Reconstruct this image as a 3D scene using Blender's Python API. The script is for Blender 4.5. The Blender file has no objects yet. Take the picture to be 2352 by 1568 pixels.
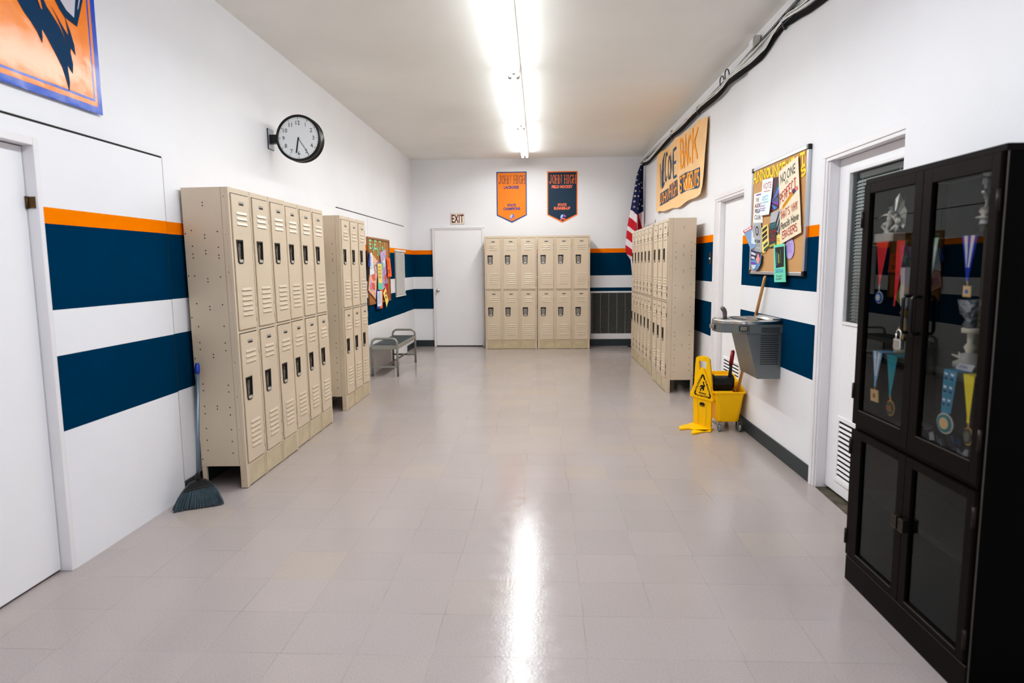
import bpy, bmesh, math, random
from mathutils import Vector, Matrix
from math import sin, cos, pi, radians as R
random.seed(7)
scn = bpy.context.scene
COL = scn.collection

# ------------------------------------------------------------------ camera
F_PX, PITCH, YAW, ROLL, EYE = 1479.82, -0.1172, 0.0439, -0.0091, 1.4682
_fw = Vector((-sin(YAW)*cos(PITCH), cos(YAW)*cos(PITCH), sin(PITCH)))
_r0 = Vector((cos(YAW), sin(YAW), 0)); _u0 = _r0.cross(_fw)
C_R = _r0*cos(ROLL)+_u0*sin(ROLL); C_U = -_r0*sin(ROLL)+_u0*cos(ROLL); C_F = _fw
C_P = Vector((0, 0, EYE))
cd = bpy.data.cameras.new('camera'); cam = bpy.data.objects.new('camera', cd); COL.objects.link(cam)
cam.matrix_world = Matrix(((C_R.x, C_U.x, -C_F.x, C_P.x), (C_R.y, C_U.y, -C_F.y, C_P.y), (C_R.z, C_U.z, -C_F.z, C_P.z), (0, 0, 0, 1)))
cd.sensor_width = 36; cd.lens = F_PX*36/2352; cd.clip_start = .05; cd.clip_end = 60
cd.dof.use_dof = True; cd.dof.focus_distance = 6.5; cd.dof.aperture_fstop = 2.4
scn.camera = cam


def at(px, py, **k):
    """measured photo point -> place in the room on the plane x=, y= or z="""
    d = C_R*((px-1176)/F_PX)-C_U*((py-784)/F_PX)+C_F
    a, v = list(k.items())[0]; i = 'xyz'.index(a)
    return C_P+d*((v-C_P[i])/d[i])


XL, XR, XM, XN, YB, YF, H = -2.308, 1.84, 1.81, 1.78, 11.762, -4.2, 3.3615
Z1, Z2, Z3, Z4, Z5 = 1.7588, 1.683, 1.2782, 1.0593, .6925

# ------------------------------------------------------------------ materials
def lin(c):
    return tuple(((x/255)/12.92 if x/255 <= .04045 else (((x/255)+.055)/1.055)**2.4) for x in c)
_M = {}
def mat(name, rgb, rough=.5, metal=0., var=0., scale=6., bump=0., bscale=80., spec=.5, coat=0., emit=0., sss=0.):
    if name in _M: return _M[name]
    m = bpy.data.materials.new(name); m.use_nodes = True; nt = m.node_tree; b = nt.nodes['Principled BSDF']
    c = lin(rgb)+(1,)
    b.inputs['Base Color'].default_value = c; b.inputs['Roughness'].default_value = rough; b.inputs['Metallic'].default_value = metal
    b.inputs['Specular IOR Level'].default_value = spec; b.inputs['Coat Weight'].default_value = coat
    if emit: b.inputs['Emission Color'].default_value = c; b.inputs['Emission Strength'].default_value = emit
    if var or bump: tc = nt.nodes.new('ShaderNodeTexCoord')
    if var:
        n = nt.nodes.new('ShaderNodeTexNoise'); n.inputs['Scale'].default_value = scale; n.inputs['Detail'].default_value = 4
        nt.links.new(tc.outputs['Object'], n.inputs['Vector'])
        mp = nt.nodes.new('ShaderNodeMapRange'); mp.inputs['From Min'].default_value = .3; mp.inputs['From Max'].default_value = .7
        mp.inputs['To Min'].default_value = 1-var; mp.inputs['To Max'].default_value = 1+var*.5
        nt.links.new(n.outputs['Fac'], mp.inputs['Value'])
        mx = nt.nodes.new('ShaderNodeVectorMath'); mx.operation = 'SCALE'; mx.inputs[0].default_value = c[:3]
        nt.links.new(mp.outputs[0], mx.inputs['Scale']); nt.links.new(mx.outputs[0], b.inputs['Base Color'])
    if bump:
        n2 = nt.nodes.new('ShaderNodeTexNoise'); n2.inputs['Scale'].default_value = bscale; n2.inputs['Detail'].default_value = 3
        nt.links.new(tc.outputs['Object'], n2.inputs['Vector'])
        bp = nt.nodes.new('ShaderNodeBump'); bp.inputs['Strength'].default_value = bump; bp.inputs['Distance'].default_value = .01
        nt.links.new(n2.outputs['Fac'], bp.inputs['Height']); nt.links.new(bp.outputs[0], b.inputs['Normal'])
    _M[name] = m
    return m


WHITE = mat('wall_white', (234, 234, 237), .55, var=.03, scale=1.3, bump=.08, bscale=120)
ORANGE = mat('stripe_orange', (237, 126, 0), .5, var=.04, scale=3, bump=.08, bscale=120, spec=0.)
BLUE = mat('stripe_blue', (0, 57, 86), .5, var=.06, scale=3, bump=.1, bscale=120, spec=0.)
CEIL = mat('ceiling_paint', (240, 239, 234), .8, var=.05, scale=.8, bump=.07, bscale=90)
TRIMW = mat('trim_white', (232, 229, 230), .4, var=.03, scale=4)
DOORW = mat('door_white', (240, 239, 241), .4, var=.02, scale=2)
GAP = mat('dark_gap', (28, 22, 20), .8)
BASEB = mat('baseboard_rubber', (50, 60, 64), .45, var=.1, scale=5)
BEIGE = mat('locker_beige', (207, 190, 167), .36, var=.04, scale=2.2, bump=.03, bscale=300)
BEIGE2 = mat('locker_beige_kick', (196, 181, 152), .45, var=.12, scale=9)
HOLE = mat('hole_black', (18, 15, 14), .7)
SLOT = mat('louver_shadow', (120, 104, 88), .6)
CHROME = mat('metal_bright', (205, 203, 198), .22, 1.)
STEELD = mat('latch_cup_dark', (70, 67, 62), .3, .85)
STEEL = mat('steel_brushed', (190, 188, 184), .3, 1., bump=.05, bscale=200)
BLACK = mat('black_plastic', (14, 14, 15), .35)
BLACKM = mat('black_matte', (16, 15, 15), .6)
PAPER = mat('paper_white', (240, 240, 240), .6)
PLATEW = mat('plate_white', (225, 225, 222), .35)


def glass_mat(name, tint=(1, 1, 1), refl=1.7, rough=0.):
    m = bpy.data.materials.new(name); m.use_nodes = True; nt = m.node_tree
    for n in list(nt.nodes): nt.nodes.remove(n)
    o = nt.nodes.new('ShaderNodeOutputMaterial'); mx = nt.nodes.new('ShaderNodeMixShader')
    t = nt.nodes.new('ShaderNodeBsdfTransparent'); t.inputs[0].default_value = tint+(1,)
    g = nt.nodes.new('ShaderNodeBsdfGlossy'); g.inputs['Roughness'].default_value = rough; g.inputs[0].default_value = (.93, 1, 1, 1)
    fr = nt.nodes.new('ShaderNodeFresnel'); fr.inputs['IOR'].default_value = 1.5
    mu = nt.nodes.new('ShaderNodeMath'); mu.operation = 'MULTIPLY'; mu.inputs[1].default_value = refl; mu.use_clamp = True
    nt.links.new(fr.outputs[0], mu.inputs[0]); nt.links.new(mu.outputs[0], mx.inputs[0])
    nt.links.new(t.outputs[0], mx.inputs[1]); nt.links.new(g.outputs[0], mx.inputs[2]); nt.links.new(mx.outputs[0], o.inputs[0])
    return m


def floor_mat():
    m = bpy.data.materials.new('vinyl_tile_floor'); m.use_nodes = True; nt = m.node_tree; L = nt.links.new
    b = nt.nodes['Principled BSDF']; N = nt.nodes.new
    def math(op, a, c=None, clamp=False):
        n = N('ShaderNodeMath'); n.operation = op; n.use_clamp = clamp
        for i, x in enumerate((a, c)):
            if x is None: continue
            if isinstance(x, (int, float)): n.inputs[i].default_value = x
            else: L(x, n.inputs[i])
        return n.outputs[0]
    geo = N('ShaderNodeNewGeometry'); sp = N('ShaderNodeSeparateXYZ'); L(geo.outputs['Position'], sp.inputs[0])
    T = .2935
    X = math('DIVIDE', math('SUBTRACT', sp.outputs[0], -.115), T); Y = math('DIVIDE', math('SUBTRACT', sp.outputs[1], 4.329), T)
    # every row slips sideways by its own small amount
    ry = math('FLOOR', Y); wr = N('ShaderNodeTexWhiteNoise'); wr.noise_dimensions = '1D'; L(ry, wr.inputs['W'])
    X = math('ADD', X, math('MULTIPLY', math('SUBTRACT', wr.outputs['Value'], .5), .09))
    cx = math('FLOOR', X)
    cb = N('ShaderNodeCombineXYZ'); L(cx, cb.inputs[0]); L(ry, cb.inputs[1])
    wn = N('ShaderNodeTexWhiteNoise'); wn.noise_dimensions = '2D'; L(cb.outputs[0], wn.inputs['Vector'])
    fx = math('FRACT', X); fy = math('FRACT', Y)
    ex = math('MINIMUM', fx, math('SUBTRACT', 1, fx)); ey = math('MINIMUM', fy, math('SUBTRACT', 1, fy))
    e = math('MINIMUM', ex, ey)
    seam = math('LESS_THAN', e, .0065)
    pn = N('ShaderNodeTexNoise'); pn.inputs['Scale'].default_value = 3.2; L(geo.outputs['Position'], pn.inputs['Vector'])
    patch = N('ShaderNodeMapRange'); patch.inputs['From Min'].default_value = .42; patch.inputs['From Max'].default_value = .7; L(pn.outputs['Fac'], patch.inputs['Value'])
    seamv = math('MULTIPLY', seam, math('ADD', math('MULTIPLY', patch.outputs[0], .22), .03))
    sk = N('ShaderNodeTexNoise'); sk.inputs['Scale'].default_value = 170; sk.inputs['Detail'].default_value = 3; L(geo.outputs['Position'], sk.inputs['Vector'])
    big = N('ShaderNodeTexNoise'); big.inputs['Scale'].default_value = .9; big.inputs['Detail'].default_value = 5; L(geo.outputs['Position'], big.inputs['Vector'])
    val = math('ADD', .97, math('MULTIPLY', wn.outputs['Value'], .05))
    val = math('ADD', val, math('MULTIPLY', math('SUBTRACT', sk.outputs['Fac'], .5), .5))
    val = math('ADD', val, math('MULTIPLY', math('SUBTRACT', big.outputs['Fac'], .5), .16))
    val = math('SUBTRACT', val, seamv)
    # a few yellowed tiles
    ye = N('ShaderNodeMapRange'); ye.inputs['From Min'].default_value = .86; ye.inputs['From Max'].default_value = 1.; L(wn.outputs['Value'], ye.inputs['Value'])
    mixc = N('ShaderNodeMix'); mixc.data_type = 'RGBA'; L(math('MULTIPLY', ye.outputs[0], .4), mixc.inputs['Factor'])
    mixc.inputs[6].default_value = lin((170, 160, 157))+(1,); mixc.inputs[7].default_value = lin((172, 158, 142))+(1,)
    vm = N('ShaderNodeVectorMath'); vm.operation = 'SCALE'; L(mixc.outputs[2], vm.inputs[0]); L(val, vm.inputs['Scale'])
    L(vm.outputs[0], b.inputs['Base Color'])
    rn = N('ShaderNodeTexNoise'); rn.inputs['Scale'].default_value = 14; rn.inputs['Detail'].default_value = 8; L(geo.outputs['Position'], rn.inputs['Vector'])
    mr = N('ShaderNodeMapRange'); mr.inputs['To Min'].default_value = .04; mr.inputs['To Max'].default_value = .26; L(rn.outputs['Fac'], mr.inputs['Value'])
    L(mr.outputs[0], b.inputs['Roughness']); b.inputs['Specular IOR Level'].default_value = .24
    # slight unevenness and tilt of each tile
    bn = N('ShaderNodeTexNoise'); bn.inputs['Scale'].default_value = 90; bn.inputs['Detail'].default_value = 4; L(geo.outputs['Position'], bn.inputs['Vector'])
    hgt = math('ADD', math('MULTIPLY', bn.outputs['Fac'], .35), math('MULTIPLY', math('MULTIPLY', fx, math('SUBTRACT', wn.outputs['Value'], .5)), .5))
    hgt = math('SUBTRACT', hgt, math('MULTIPLY', seam, .2))
    bp = N('ShaderNodeBump'); bp.inputs['Strength'].default_value = .3; bp.inputs['Distance'].default_value = .004; L(hgt, bp.inputs['Height'])
    L(bp.outputs[0], b.inputs['Normal'])
    return m


def cork_mat(name, rgb):
    m = mat(name, rgb, .85, var=.22, scale=240, bump=.3, bscale=300)
    return m


# ------------------------------------------------------------------ mesh builder
class MB:
    def __init__(s, root=None):
        s.v, s.f, s.m, s.sm, s.mats = [], [], [], [], []
        s.T = Matrix(); s.inv = Matrix()
        if root is not None: s.inv = root_matrix(root).inverted()
    def mi(s, m):
        if m not in s.mats: s.mats.append(m)
        return s.mats.index(m)
    def add(s, vs, fs, m, smooth=False):
        k = len(s.v); s.v += [s.inv@(s.T@Vector(p)) for p in vs]; i = s.mi(m); s.k0 = k
        for f in fs: s.f.append([k+j for j in f]); s.m.append(i); s.sm.append(smooth)
    def more(s, fs, m):
        i = s.mi(m)
        for f in fs: s.f.append([s.k0+j for j in f]); s.m.append(i); s.sm.append(False)
    def poly(s, pts, m): s.add(pts, [list(range(len(pts)))], m)
    def box(s, x0, x1, y0, y1, z0, z1, m):
        v = [(x, y, z) for z in (z0, z1) for y in (y0, y1) for x in (x0, x1)]
        s.add(v, [(0, 2, 3, 1), (4, 5, 7, 6), (0, 1, 5, 4), (2, 6, 7, 3), (0, 4, 6, 2), (1, 3, 7, 5)], m)
    def cyl(s, p0, p1, r0, r1=None, n=16, m=None, caps=True, smooth=True):
        s.tube([p0, p1], [r0, r0 if r1 is None else r1], n, m, caps, smooth)
    def tube(s, pts, r, n=10, m=None, caps=True, smooth=True, squash=None):
        pts = [Vector(p) for p in pts]; k = len(pts); rr = r if isinstance(r, (list, tuple)) else [r]*k
        vs = []; t0 = (pts[1]-pts[0]).normalized(); up = Vector((0, 0, 1)) if abs(t0.z) < .9 else Vector((1, 0, 0)); nx = t0.cross(up).normalized()
        for i, p in enumerate(pts):
            t = (pts[min(i+1, k-1)]-pts[max(i-1, 0)]).normalized()
            nx = (nx-t*nx.dot(t)).normalized(); ny = t.cross(nx)
            sq = squash or (1, 1)
            for j in range(n):
                a = 2*pi*j/n; vs.append(p+(nx*cos(a)*sq[0]+ny*sin(a)*sq[1])*rr[i])
        fs = [(i*n+j, i*n+(j+1) % n, (i+1)*n+(j+1) % n, (i+1)*n+j) for i in range(k-1) for j in range(n)]
        s.add(vs, fs, m, smooth)
        if caps: s.more([tuple(range(n-1, -1, -1)), tuple(range((k-1)*n, k*n))], m)
    def lathe(s, prof, c, m, n=24, axis='z', smooth=True):
        vs = []
        for r_, h_ in prof:
            for j in range(n):
                a = 2*pi*j/n; p = (r_*cos(a), r_*sin(a), h_)
                if axis == 'y': p = (p[0], p[2], p[1])
                if axis == 'x': p = (p[2], p[0], p[1])
                vs.append(Vector(c)+Vector(p))
        fs = [(i*n+j, i*n+(j+1) % n, (i+1)*n+(j+1) % n, (i+1)*n+j) for i in range(len(prof)-1) for j in range(n)]
        s.add(vs, fs, m, smooth)
    def ball(s, c, r, m, n=12):
        rx = r if isinstance(r, (tuple, list)) else (r, r, r); vs = []; k = n//2+1
        for i in range(k):
            b = pi*i/(k-1)
            for j in range(n): a = 2*pi*j/n; vs.append((c[0]+rx[0]*sin(b)*cos(a), c[1]+rx[1]*sin(b)*sin(a), c[2]-rx[2]*cos(b)))
        s.add(vs, [(i*n+j, i*n+(j+1) % n, (i+1)*n+(j+1) % n, (i+1)*n+j) for i in range(k-1) for j in range(n)], m, True)
    def prism(s, pts, a, b, m, axis='z', side=None):
        """outline pts (2-D) pulled from a to b along axis"""
        def P(p, h): return {'z': (p[0], p[1], h), 'y': (p[0], h, p[1]), 'x': (h, p[0], p[1])}[axis]
        n = len(pts); vs = [P(p, a) for p in pts]+[P(p, b) for p in pts]
        s.add(vs, [tuple(range(n-1, -1, -1)), tuple(range(n, 2*n))], m)
        s.more([(i, (i+1) % n, n+(i+1) % n, n+i) for i in range(n)], side or m)
    def loft(s, rings, m, caps=True, smooth=False):
        n = len(rings[0]); vs = [p for r_ in rings for p in r_]
        s.add(vs, [(i*n+j, i*n+(j+1) % n, (i+1)*n+(j+1) % n, (i+1)*n+j) for i in range(len(rings)-1) for j in range(n)], m, smooth)
        if caps: L_ = len(rings); s.more([tuple(range(n-1, -1, -1)), tuple(range((L_-1)*n, L_*n))], m)
    def grid(s, fn, nu, nv, m, smooth=True, mfn=None):
        vs = [fn(i/nu, j/nv) for j in range(nv+1) for i in range(nu+1)]
        if mfn is None:
            s.add(vs, [(j*(nu+1)+i, j*(nu+1)+i+1, (j+1)*(nu+1)+i+1, (j+1)*(nu+1)+i) for j in range(nv) for i in range(nu)], m, smooth)
        else:
            by = {}
            for j in range(nv):
                for i in range(nu):
                    by.setdefault(mfn((i+.5)/nu, (j+.5)/nv), []).append((j*(nu+1)+i, j*(nu+1)+i+1, (j+1)*(nu+1)+i+1, (j+1)*(nu+1)+i))
            k = len(s.v); s.v += [s.inv@(s.T@Vector(p)) for p in vs]
            for mm, fs in by.items():
                q = s.mi(mm)
                for f in fs: s.f.append([k+a for a in f]); s.m.append(q); s.sm.append(smooth)
    def build(s, name, parent=None, bevel=0, seg=2, fix=True, at=None, angle=40):
        me = bpy.data.meshes.new(name)
        if at is not None: s.v = [p-Vector(at) for p in s.v]
        me.from_pydata([tuple(p) for p in s.v], [], s.f)
        for m in s.mats: me.materials.append(m)
        me.polygons.foreach_set('material_index', s.m); me.polygons.foreach_set('use_smooth', s.sm)
        if fix:
            b = bmesh.new(); b.from_mesh(me); bmesh.ops.recalc_face_normals(b, faces=b.faces); b.to_mesh(me); b.free()
        me.update()
        o = bpy.data.objects.new(name, me); COL.objects.link(o)
        if at is not None: o.location = at
        if parent is not None: o.parent = parent
        if bevel:
            md = o.modifiers.new('edge', 'BEVEL'); md.width = bevel; md.segments = seg; md.limit_method = 'ANGLE'; md.angle_limit = R(angle)
        return o


def root_matrix(o): return Matrix.Translation(o.location)@o.rotation_euler.to_matrix().to_4x4()
def tag(o, label, cat, group=None, kind=None):
    if label: o['label'] = label
    if cat: o['category'] = cat
    if group: o['group'] = group
    if kind: o['kind'] = kind
    return o
def thing(name, label, cat, loc=(0, 0, 0), rot=(0, 0, 0), group=None):
    o = bpy.data.objects.new(name, None); COL.objects.link(o); o.empty_display_size = .1
    o.location = loc; o.rotation_euler = rot
    return tag(o, label, cat, group)
def structure(o, label=None): o['kind'] = 'structure'; (label and o.__setitem__('label', label)); return o
def dup(root, loc, rot, label):
    r = root.copy(); COL.objects.link(r); r.location = loc; r.rotation_euler = rot; r['label'] = label
    for ch in list(root.children):
        c = ch.copy(); COL.objects.link(c); c.parent = r
        for g in ch.children: d = g.copy(); COL.objects.link(d); d.parent = c
    return r


# ------------------------------------------------------------------ lettering
def arc(cx, cy, rx, ry, a0, a1, n=9): return [(cx+rx*cos(R(a0+(a1-a0)*i/n)), cy+ry*sin(R(a0+(a1-a0)*i/n))) for i in range(n+1)]
SF = {
 'A': [[(0, 0), (.5, 1), (1, 0)], [(.2, .36), (.8, .36)]],
 'B': [[(0, 0), (0, 1)], [(0, 1)]+arc(.6, .77, .35, .23, 90, -90)+[(0, .54)], [(.6, .54)]+arc(.62, .27, .38, .27, 90, -90)+[(0, 0)]],
 'C': [arc(.52, .5, .52, .5, 50, 310, 14)], 'D': [[(0, 0), (0, 1)], [(0, 1)]+arc(.4, .5, .6, .5, 90, -90, 12)+[(0, 0)]],
 'E': [[(1, 1), (0, 1), (0, 0), (1, 0)], [(0, .52), (.75, .52)]], 'F': [[(1, 1), (0, 1), (0, 0)], [(0, .52), (.75, .52)]],
 'G': [arc(.52, .5, .52, .5, 50, 330, 14)+[(1, .45), (.62, .45)]], 'H': [[(0, 0), (0, 1)], [(1, 0), (1, 1)], [(0, .5), (1, .5)]],
 'I': [[(.5, 0), (.5, 1)]], 'J': [[(.75, 1)]+arc(.4, .28, .35, .28, 0, -165, 8)],
 'K': [[(0, 0), (0, 1)], [(.95, 1), (0, .42)], [(.3, .6), (1, 0)]], 'L': [[(0, 1), (0, 0), (.95, 0)]],
 'M': [[(0, 0), (.05, 1), (.5, .25), (.95, 1), (1, 0)]], 'N': [[(0, 0), (0, 1), (1, 0), (1, 1)]],
 'O': [arc(.5, .5, .5, .5, 90, 450, 18)], 'P': [[(0, 0), (0, 1)], [(0, 1)]+arc(.6, .74, .38, .26, 90, -90)+[(0, .48)]],
 'R': [[(0, 0), (0, 1)], [(0, 1)]+arc(.6, .75, .36, .25, 90, -90)+[(0, .5)], [(.5, .5), (1, 0)]],
 'S': [arc(.5, .75, .45, .25, 40, 270, 10)+arc(.5, .25, .48, .25, 85, -140, 10)],
 'T': [[(0, 1), (1, 1)], [(.5, 1), (.5, 0)]], 'U': [[(0, 1)]+arc(.5, .35, .5, .35, 180, 360, 10)+[(1, 1)]],
 'V': [[(0, 1), (.5, 0), (1, 1)]], 'W': [[(0, 1), (.25, 0), (.5, .8), (.75, 0), (1, 1)]], 'X': [[(0, 0), (1, 1)], [(0, 1), (1, 0)]],
 'Y': [[(0, 1), (.5, .5), (1, 1)], [(.5, .5), (.5, 0)]], '!': [[(.5, 1), (.5, .3)], [(.5, .1), (.5, 0)]], '-': [[(.1, .5), (.9, .5)]], "'": [[(.6, 1), (.4, .78)]],
}
_RB = [0]
def ribbon(mb, pts, t, mp, m, wm, hm):
    """band of width t (metres) along pts; mp maps (u,v) to space, wm x hm is the size in metres of the u,v unit square"""
    P = [Vector((p[0]*wm, p[1]*hm)) for p in pts]; n = len(P); closed = (P[0]-P[-1]).length < 1e-6
    vs = []
    for i in range(n):
        a = P[i-1] if i else (P[-2] if closed else P[0]); c = P[i+1] if i < n-1 else (P[1] if closed else P[-1])
        d1 = (P[i]-a); d2 = (c-P[i])
        d1 = d1.normalized() if d1.length > 1e-9 else d2.normalized(); d2 = d2.normalized() if d2.length > 1e-9 else d1
        n1 = Vector((-d1.y, d1.x)); n2 = Vector((-d2.y, d2.x)); nn = n1+n2
        nn = nn.normalized() if nn.length > .2 else n1
        k = t/2/max(.5, nn.dot(n1))
        q = P[i]
        if not closed and i == 0: q = q-d2*t*.25
        if not closed and i == n-1: q = q+d1*t*.25
        for sg in (1, -1): w = q+nn*k*sg; vs.append(mp(w.x/wm, w.y/hm))
    # every stroke lies a hair above the one before, so crossing strokes never share a plane
    _RB[0] = (_RB[0]+1) % 14; vs = [Vector(p) for p in vs]; nn = (vs[1]-vs[0]).cross(vs[2]-vs[0]); nn = nn.normalized() if nn.length else Vector((0, 0, 0))
    if nn.dot(C_P-vs[0]) < 0: nn = -nn
    vs = [p+nn*(.00012*_RB[0]) for p in vs]
    mb.add(vs, [(2*i, 2*i+1, 2*i+3, 2*i+2) for i in range(n-1)], m)
def strokes(mb, s, bx, mp, m, t, wm, hm, gap=.25, serif=0, jit=0, wob=0, slope=0, widths=None):
    """hand-cut capitals filling the u,v box"""
    u0, v0, u1, v1 = bx; W = [(widths or {}).get(c, .2 if c == "'" else .45 if c in 'I!' else (.5 if c == ' ' else (1.15 if c in 'MW' else .85))) for c in s]
    tot = sum(W)+gap*(len(s)-1); k = (u1-u0)/tot; x = u0; rg = random.Random(s)
    for c, w in zip(s, W):
        if c != ' ':
            dz = rg.uniform(-jit, jit)*(v1-v0); sc = 1+rg.uniform(-wob, wob)
            for st in SF[c]:
                pts = [(x+p[0]*w*k, v0+dz+p[1]*(v1-v0)*sc+slope*(x-u0)) for p in st]
                ribbon(mb, pts, t, mp, m, wm, hm)
                if serif:
                    for e, q in ((pts[0], pts[1]), (pts[-1], pts[-2])):
                        if abs((e[1]-q[1])*hm) > abs((e[0]-q[0])*wm)*.8 and st[0] != st[-1]:
                            h = serif*k*.5; ribbon(mb, [(e[0]-h, e[1]), (e[0]+h, e[1])], t*.7, mp, m, wm, hm)
        x += (w+gap)*k
_TX = {}
def text_geo(s, bold=0., spacing=1.):
    key = (s, bold, spacing)
    if key in _TX: return _TX[key]
    cu = bpy.data.curves.new('t', 'FONT'); cu.body = s; cu.size = 1; cu.resolution_u = 3; cu.fill_mode = 'FRONT'; cu.offset = bold; cu.space_character = spacing
    ob = bpy.data.objects.new('t', cu); COL.objects.link(ob)
    dg = bpy.context.evaluated_depsgraph_get(); dg.update(); ev = ob.evaluated_get(dg); me = ev.to_mesh()
    vs = [(v.co.x, v.co.y) for v in me.vertices]; fs = [tuple(p.vertices) for p in me.polygons]; ev.to_mesh_clear()
    bpy.data.objects.remove(ob); bpy.data.curves.remove(cu)
    x0, x1 = min(v[0] for v in vs), max(v[0] for v in vs); y0, y1 = min(v[1] for v in vs), max(v[1] for v in vs)
    _TX[key] = ([((v[0]-x0)/(x1-x0), (v[1]-y0)/(y1-y0)) for v in vs], fs, (x1-x0)/(y1-y0)); return _TX[key]
def text(mb, s, bx, mp, m, bold=0., shear=0., rot=0., spacing=1.):
    vs, fs, _ = text_geo(s, bold, spacing); u0, v0, u1, v1 = bx; cx, cy = (u0+u1)/2, (v0+v1)/2; out = []
    for a, b in vs:
        x = u0+a*(u1-u0)+shear*(b-.5)*(u1-u0); y = v0+b*(v1-v0)
        if rot: dx, dy = x-cx, y-cy; x = cx+dx*cos(rot)-dy*sin(rot); y = cy+dx*sin(rot)+dy*cos(rot)
        out.append(mp(x, y))
    mb.add(out, fs, m)


def quad_map(c, nrm, off=0., bulge=None):
    """bilinear sheet over TL,TR,BR,BL; v runs up"""
    tl, tr, br, bl = [Vector(p) for p in c]; nrm = Vector(nrm)
    def mp(u, v, o=0.):
        p = (bl*(1-u)+br*u)*(1-v)+(tl*(1-u)+tr*u)*v
        return p+nrm*(off+o+(bulge(u, v) if bulge else 0))
    wm = ((tr-tl).length+(br-bl).length)/2; hm = ((tl-bl).length+(tr-br).length)/2
    return mp, wm, hm


def sheet(name, label, cat, corners, nrm, base, items=(), off=.001, group=None, bulge=None, n=8, outline=None, thick=.0012):
    """one piece of paper or card: the sheet and everything printed on it in one mesh"""
    mp, wm, hm = quad_map(corners, nrm, off, bulge); mb = MB()
    if outline is None:
        mb.grid(lambda u, v: mp(u, v), n, n, base)
        rim = [(i/n, 0) for i in range(n)]+[(1, i/n) for i in range(n)]+[(1-i/n, 1) for i in range(n)]+[(0, 1-i/n) for i in range(n)]
    else:
        mb.poly([mp(*p) for p in outline], base); rim = outline
    mb.loft([[mp(u, v) for u, v in rim], [mp(u, v, -thick) for u, v in rim]], base, caps=False)
    k = .0007
    for it in items:
        kd = it[0]; f = (lambda d: (lambda u, v: mp(u, v, d)))(k); k += .0002
        if kd == 't': text(mb, it[1], it[2], f, it[3], **(it[4] if len(it) > 4 else {}))
        elif kd == 's': strokes(mb, it[1], it[2], f, it[3], it[4], wm, hm, **(it[5] if len(it) > 5 else {}))
        elif kd == 'r':
            u0, v0, u1, v1 = it[1]; nn = 6 if bulge else 1
            mb.grid(lambda a, b: f(u0+a*(u1-u0), v0+b*(v1-v0)), nn, nn, it[2])
        elif kd == 'p': mb.poly([f(*p) for p in it[1]], it[2])
        elif kd == 'l': ribbon(mb, it[1], it[2], f, it[3], wm, hm)
    c = sum((Vector(p) for p in corners), Vector())/4
    o = mb.build(name, at=c, fix=False)
    return tag(o, label, cat, group)
def scribble(bx, rows, m, t, rg=random.Random(3)):
    u0, v0, u1, v1 = bx; out = []
    for i in range(rows):
        v = v1-(i+.5)*(v1-v0)/rows; e = u1-rg.uniform(0, .25)*(u1-u0); n = 14
        out.append(('l', [(u0+(e-u0)*j/n, v+rg.uniform(-.35, .35)*(v1-v0)/rows) for j in range(n+1)], t, m))
    return out


# ================================================================== THE ROOM
FLOOR = floor_mat()
mb = MB(); mb.poly([(XL-.3, YF, 0), (XR+.35, YF, 0), (XR+.35, YB+.1, 0), (XL-.3, YB+.1, 0)], FLOOR); structure(mb.build('floor'))
mb = MB(); mb.poly([(XL-.3, YF, H), (XL-.3, YB+.1, H), (XR+.35, YB+.1, H), (XR+.35, YF, H)], CEIL); structure(mb.build('ceiling'))


def bands(z1, z2, on=True): return [(0, Z5, WHITE), (Z5, Z4, BLUE), (Z4, Z3, WHITE), (Z3, z2, BLUE), (z2, z1, ORANGE), (z1, H, WHITE)] if on else [(0, H, WHITE)]
def wall_x(mb, x, y0, y1, bnd, zlo=0, zhi=H):
    for a, b, m in bnd:
        a, b = max(a, zlo), min(b, zhi)
        if b > a: mb.poly([(x, y0, a), (x, y1, a), (x, y1, b), (x, y0, b)], m)
def wall_y(mb, y, x0, x1, bnd, zlo=0, zhi=H):
    for a, b, m in bnd:
        a, b = max(a, zlo), min(b, zhi)
        if b > a: mb.poly([(x0, y, a), (x1, y, a), (x1, y, b), (x0, y, b)], m)


BB = bands(Z1, Z2)
# left wall: two boarded-over stretches stand 18 mm proud of it
PX, PT = XL+.012, 2.139
DY0, DY1, DH = 1.90, 2.940, 2.03
mb = MB()
for a, b, mm in BB:
    b = min(b, PT)
    if b > a: mb.poly([(XL, 3.935, a), (PX, 6.9, a), (PX, 6.9, b), (XL, 3.935, b)], mm)
mb.poly([(XL, 3.935, PT), (PX, 6.9, PT), (XL, 6.9, PT)], WHITE)
wall_x(mb, XL, 3.935, 6.9, BB, PT); wall_x(mb, XL, 10.97, YB, BB); wall_x(mb, XL, YF, 3.935, BB, PT); wall_x(mb, XL, 6.9, 10.97, BB, PT)
wall_x(mb, PX, DY1, 3.93, BB, 0, PT-.004); wall_x(mb, PX, YF, DY0-.03, BB, 0, PT-.004); wall_x(mb, PX, DY0-.03, DY1, [(0, H, WHITE)], DH+.03, PT-.004)
wall_x(mb, PX, 6.9, 8.62, BB, 0, PT-.004); wall_x(mb, PX, 8.624, 10.965, BB, 0, PT-.004)
for y in (3.93, 10.965, DY1): wall_y(mb, y, XL-.001, PX, BB, 0, PT-.004)
wall_x(mb, XL+.002, 8.615, 8.63, [(0, PT, GAP)])
for a, b in ((YF, 3.93), (6.9, 10.965)): mb.poly([(XL-.001, a, PT-.004), (PX, a, PT-.004), (PX, b, PT-.004), (XL-.001, b, PT-.004)], WHITE)
structure(mb.build('wall_left', fix=False))
mb = MB()
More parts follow.
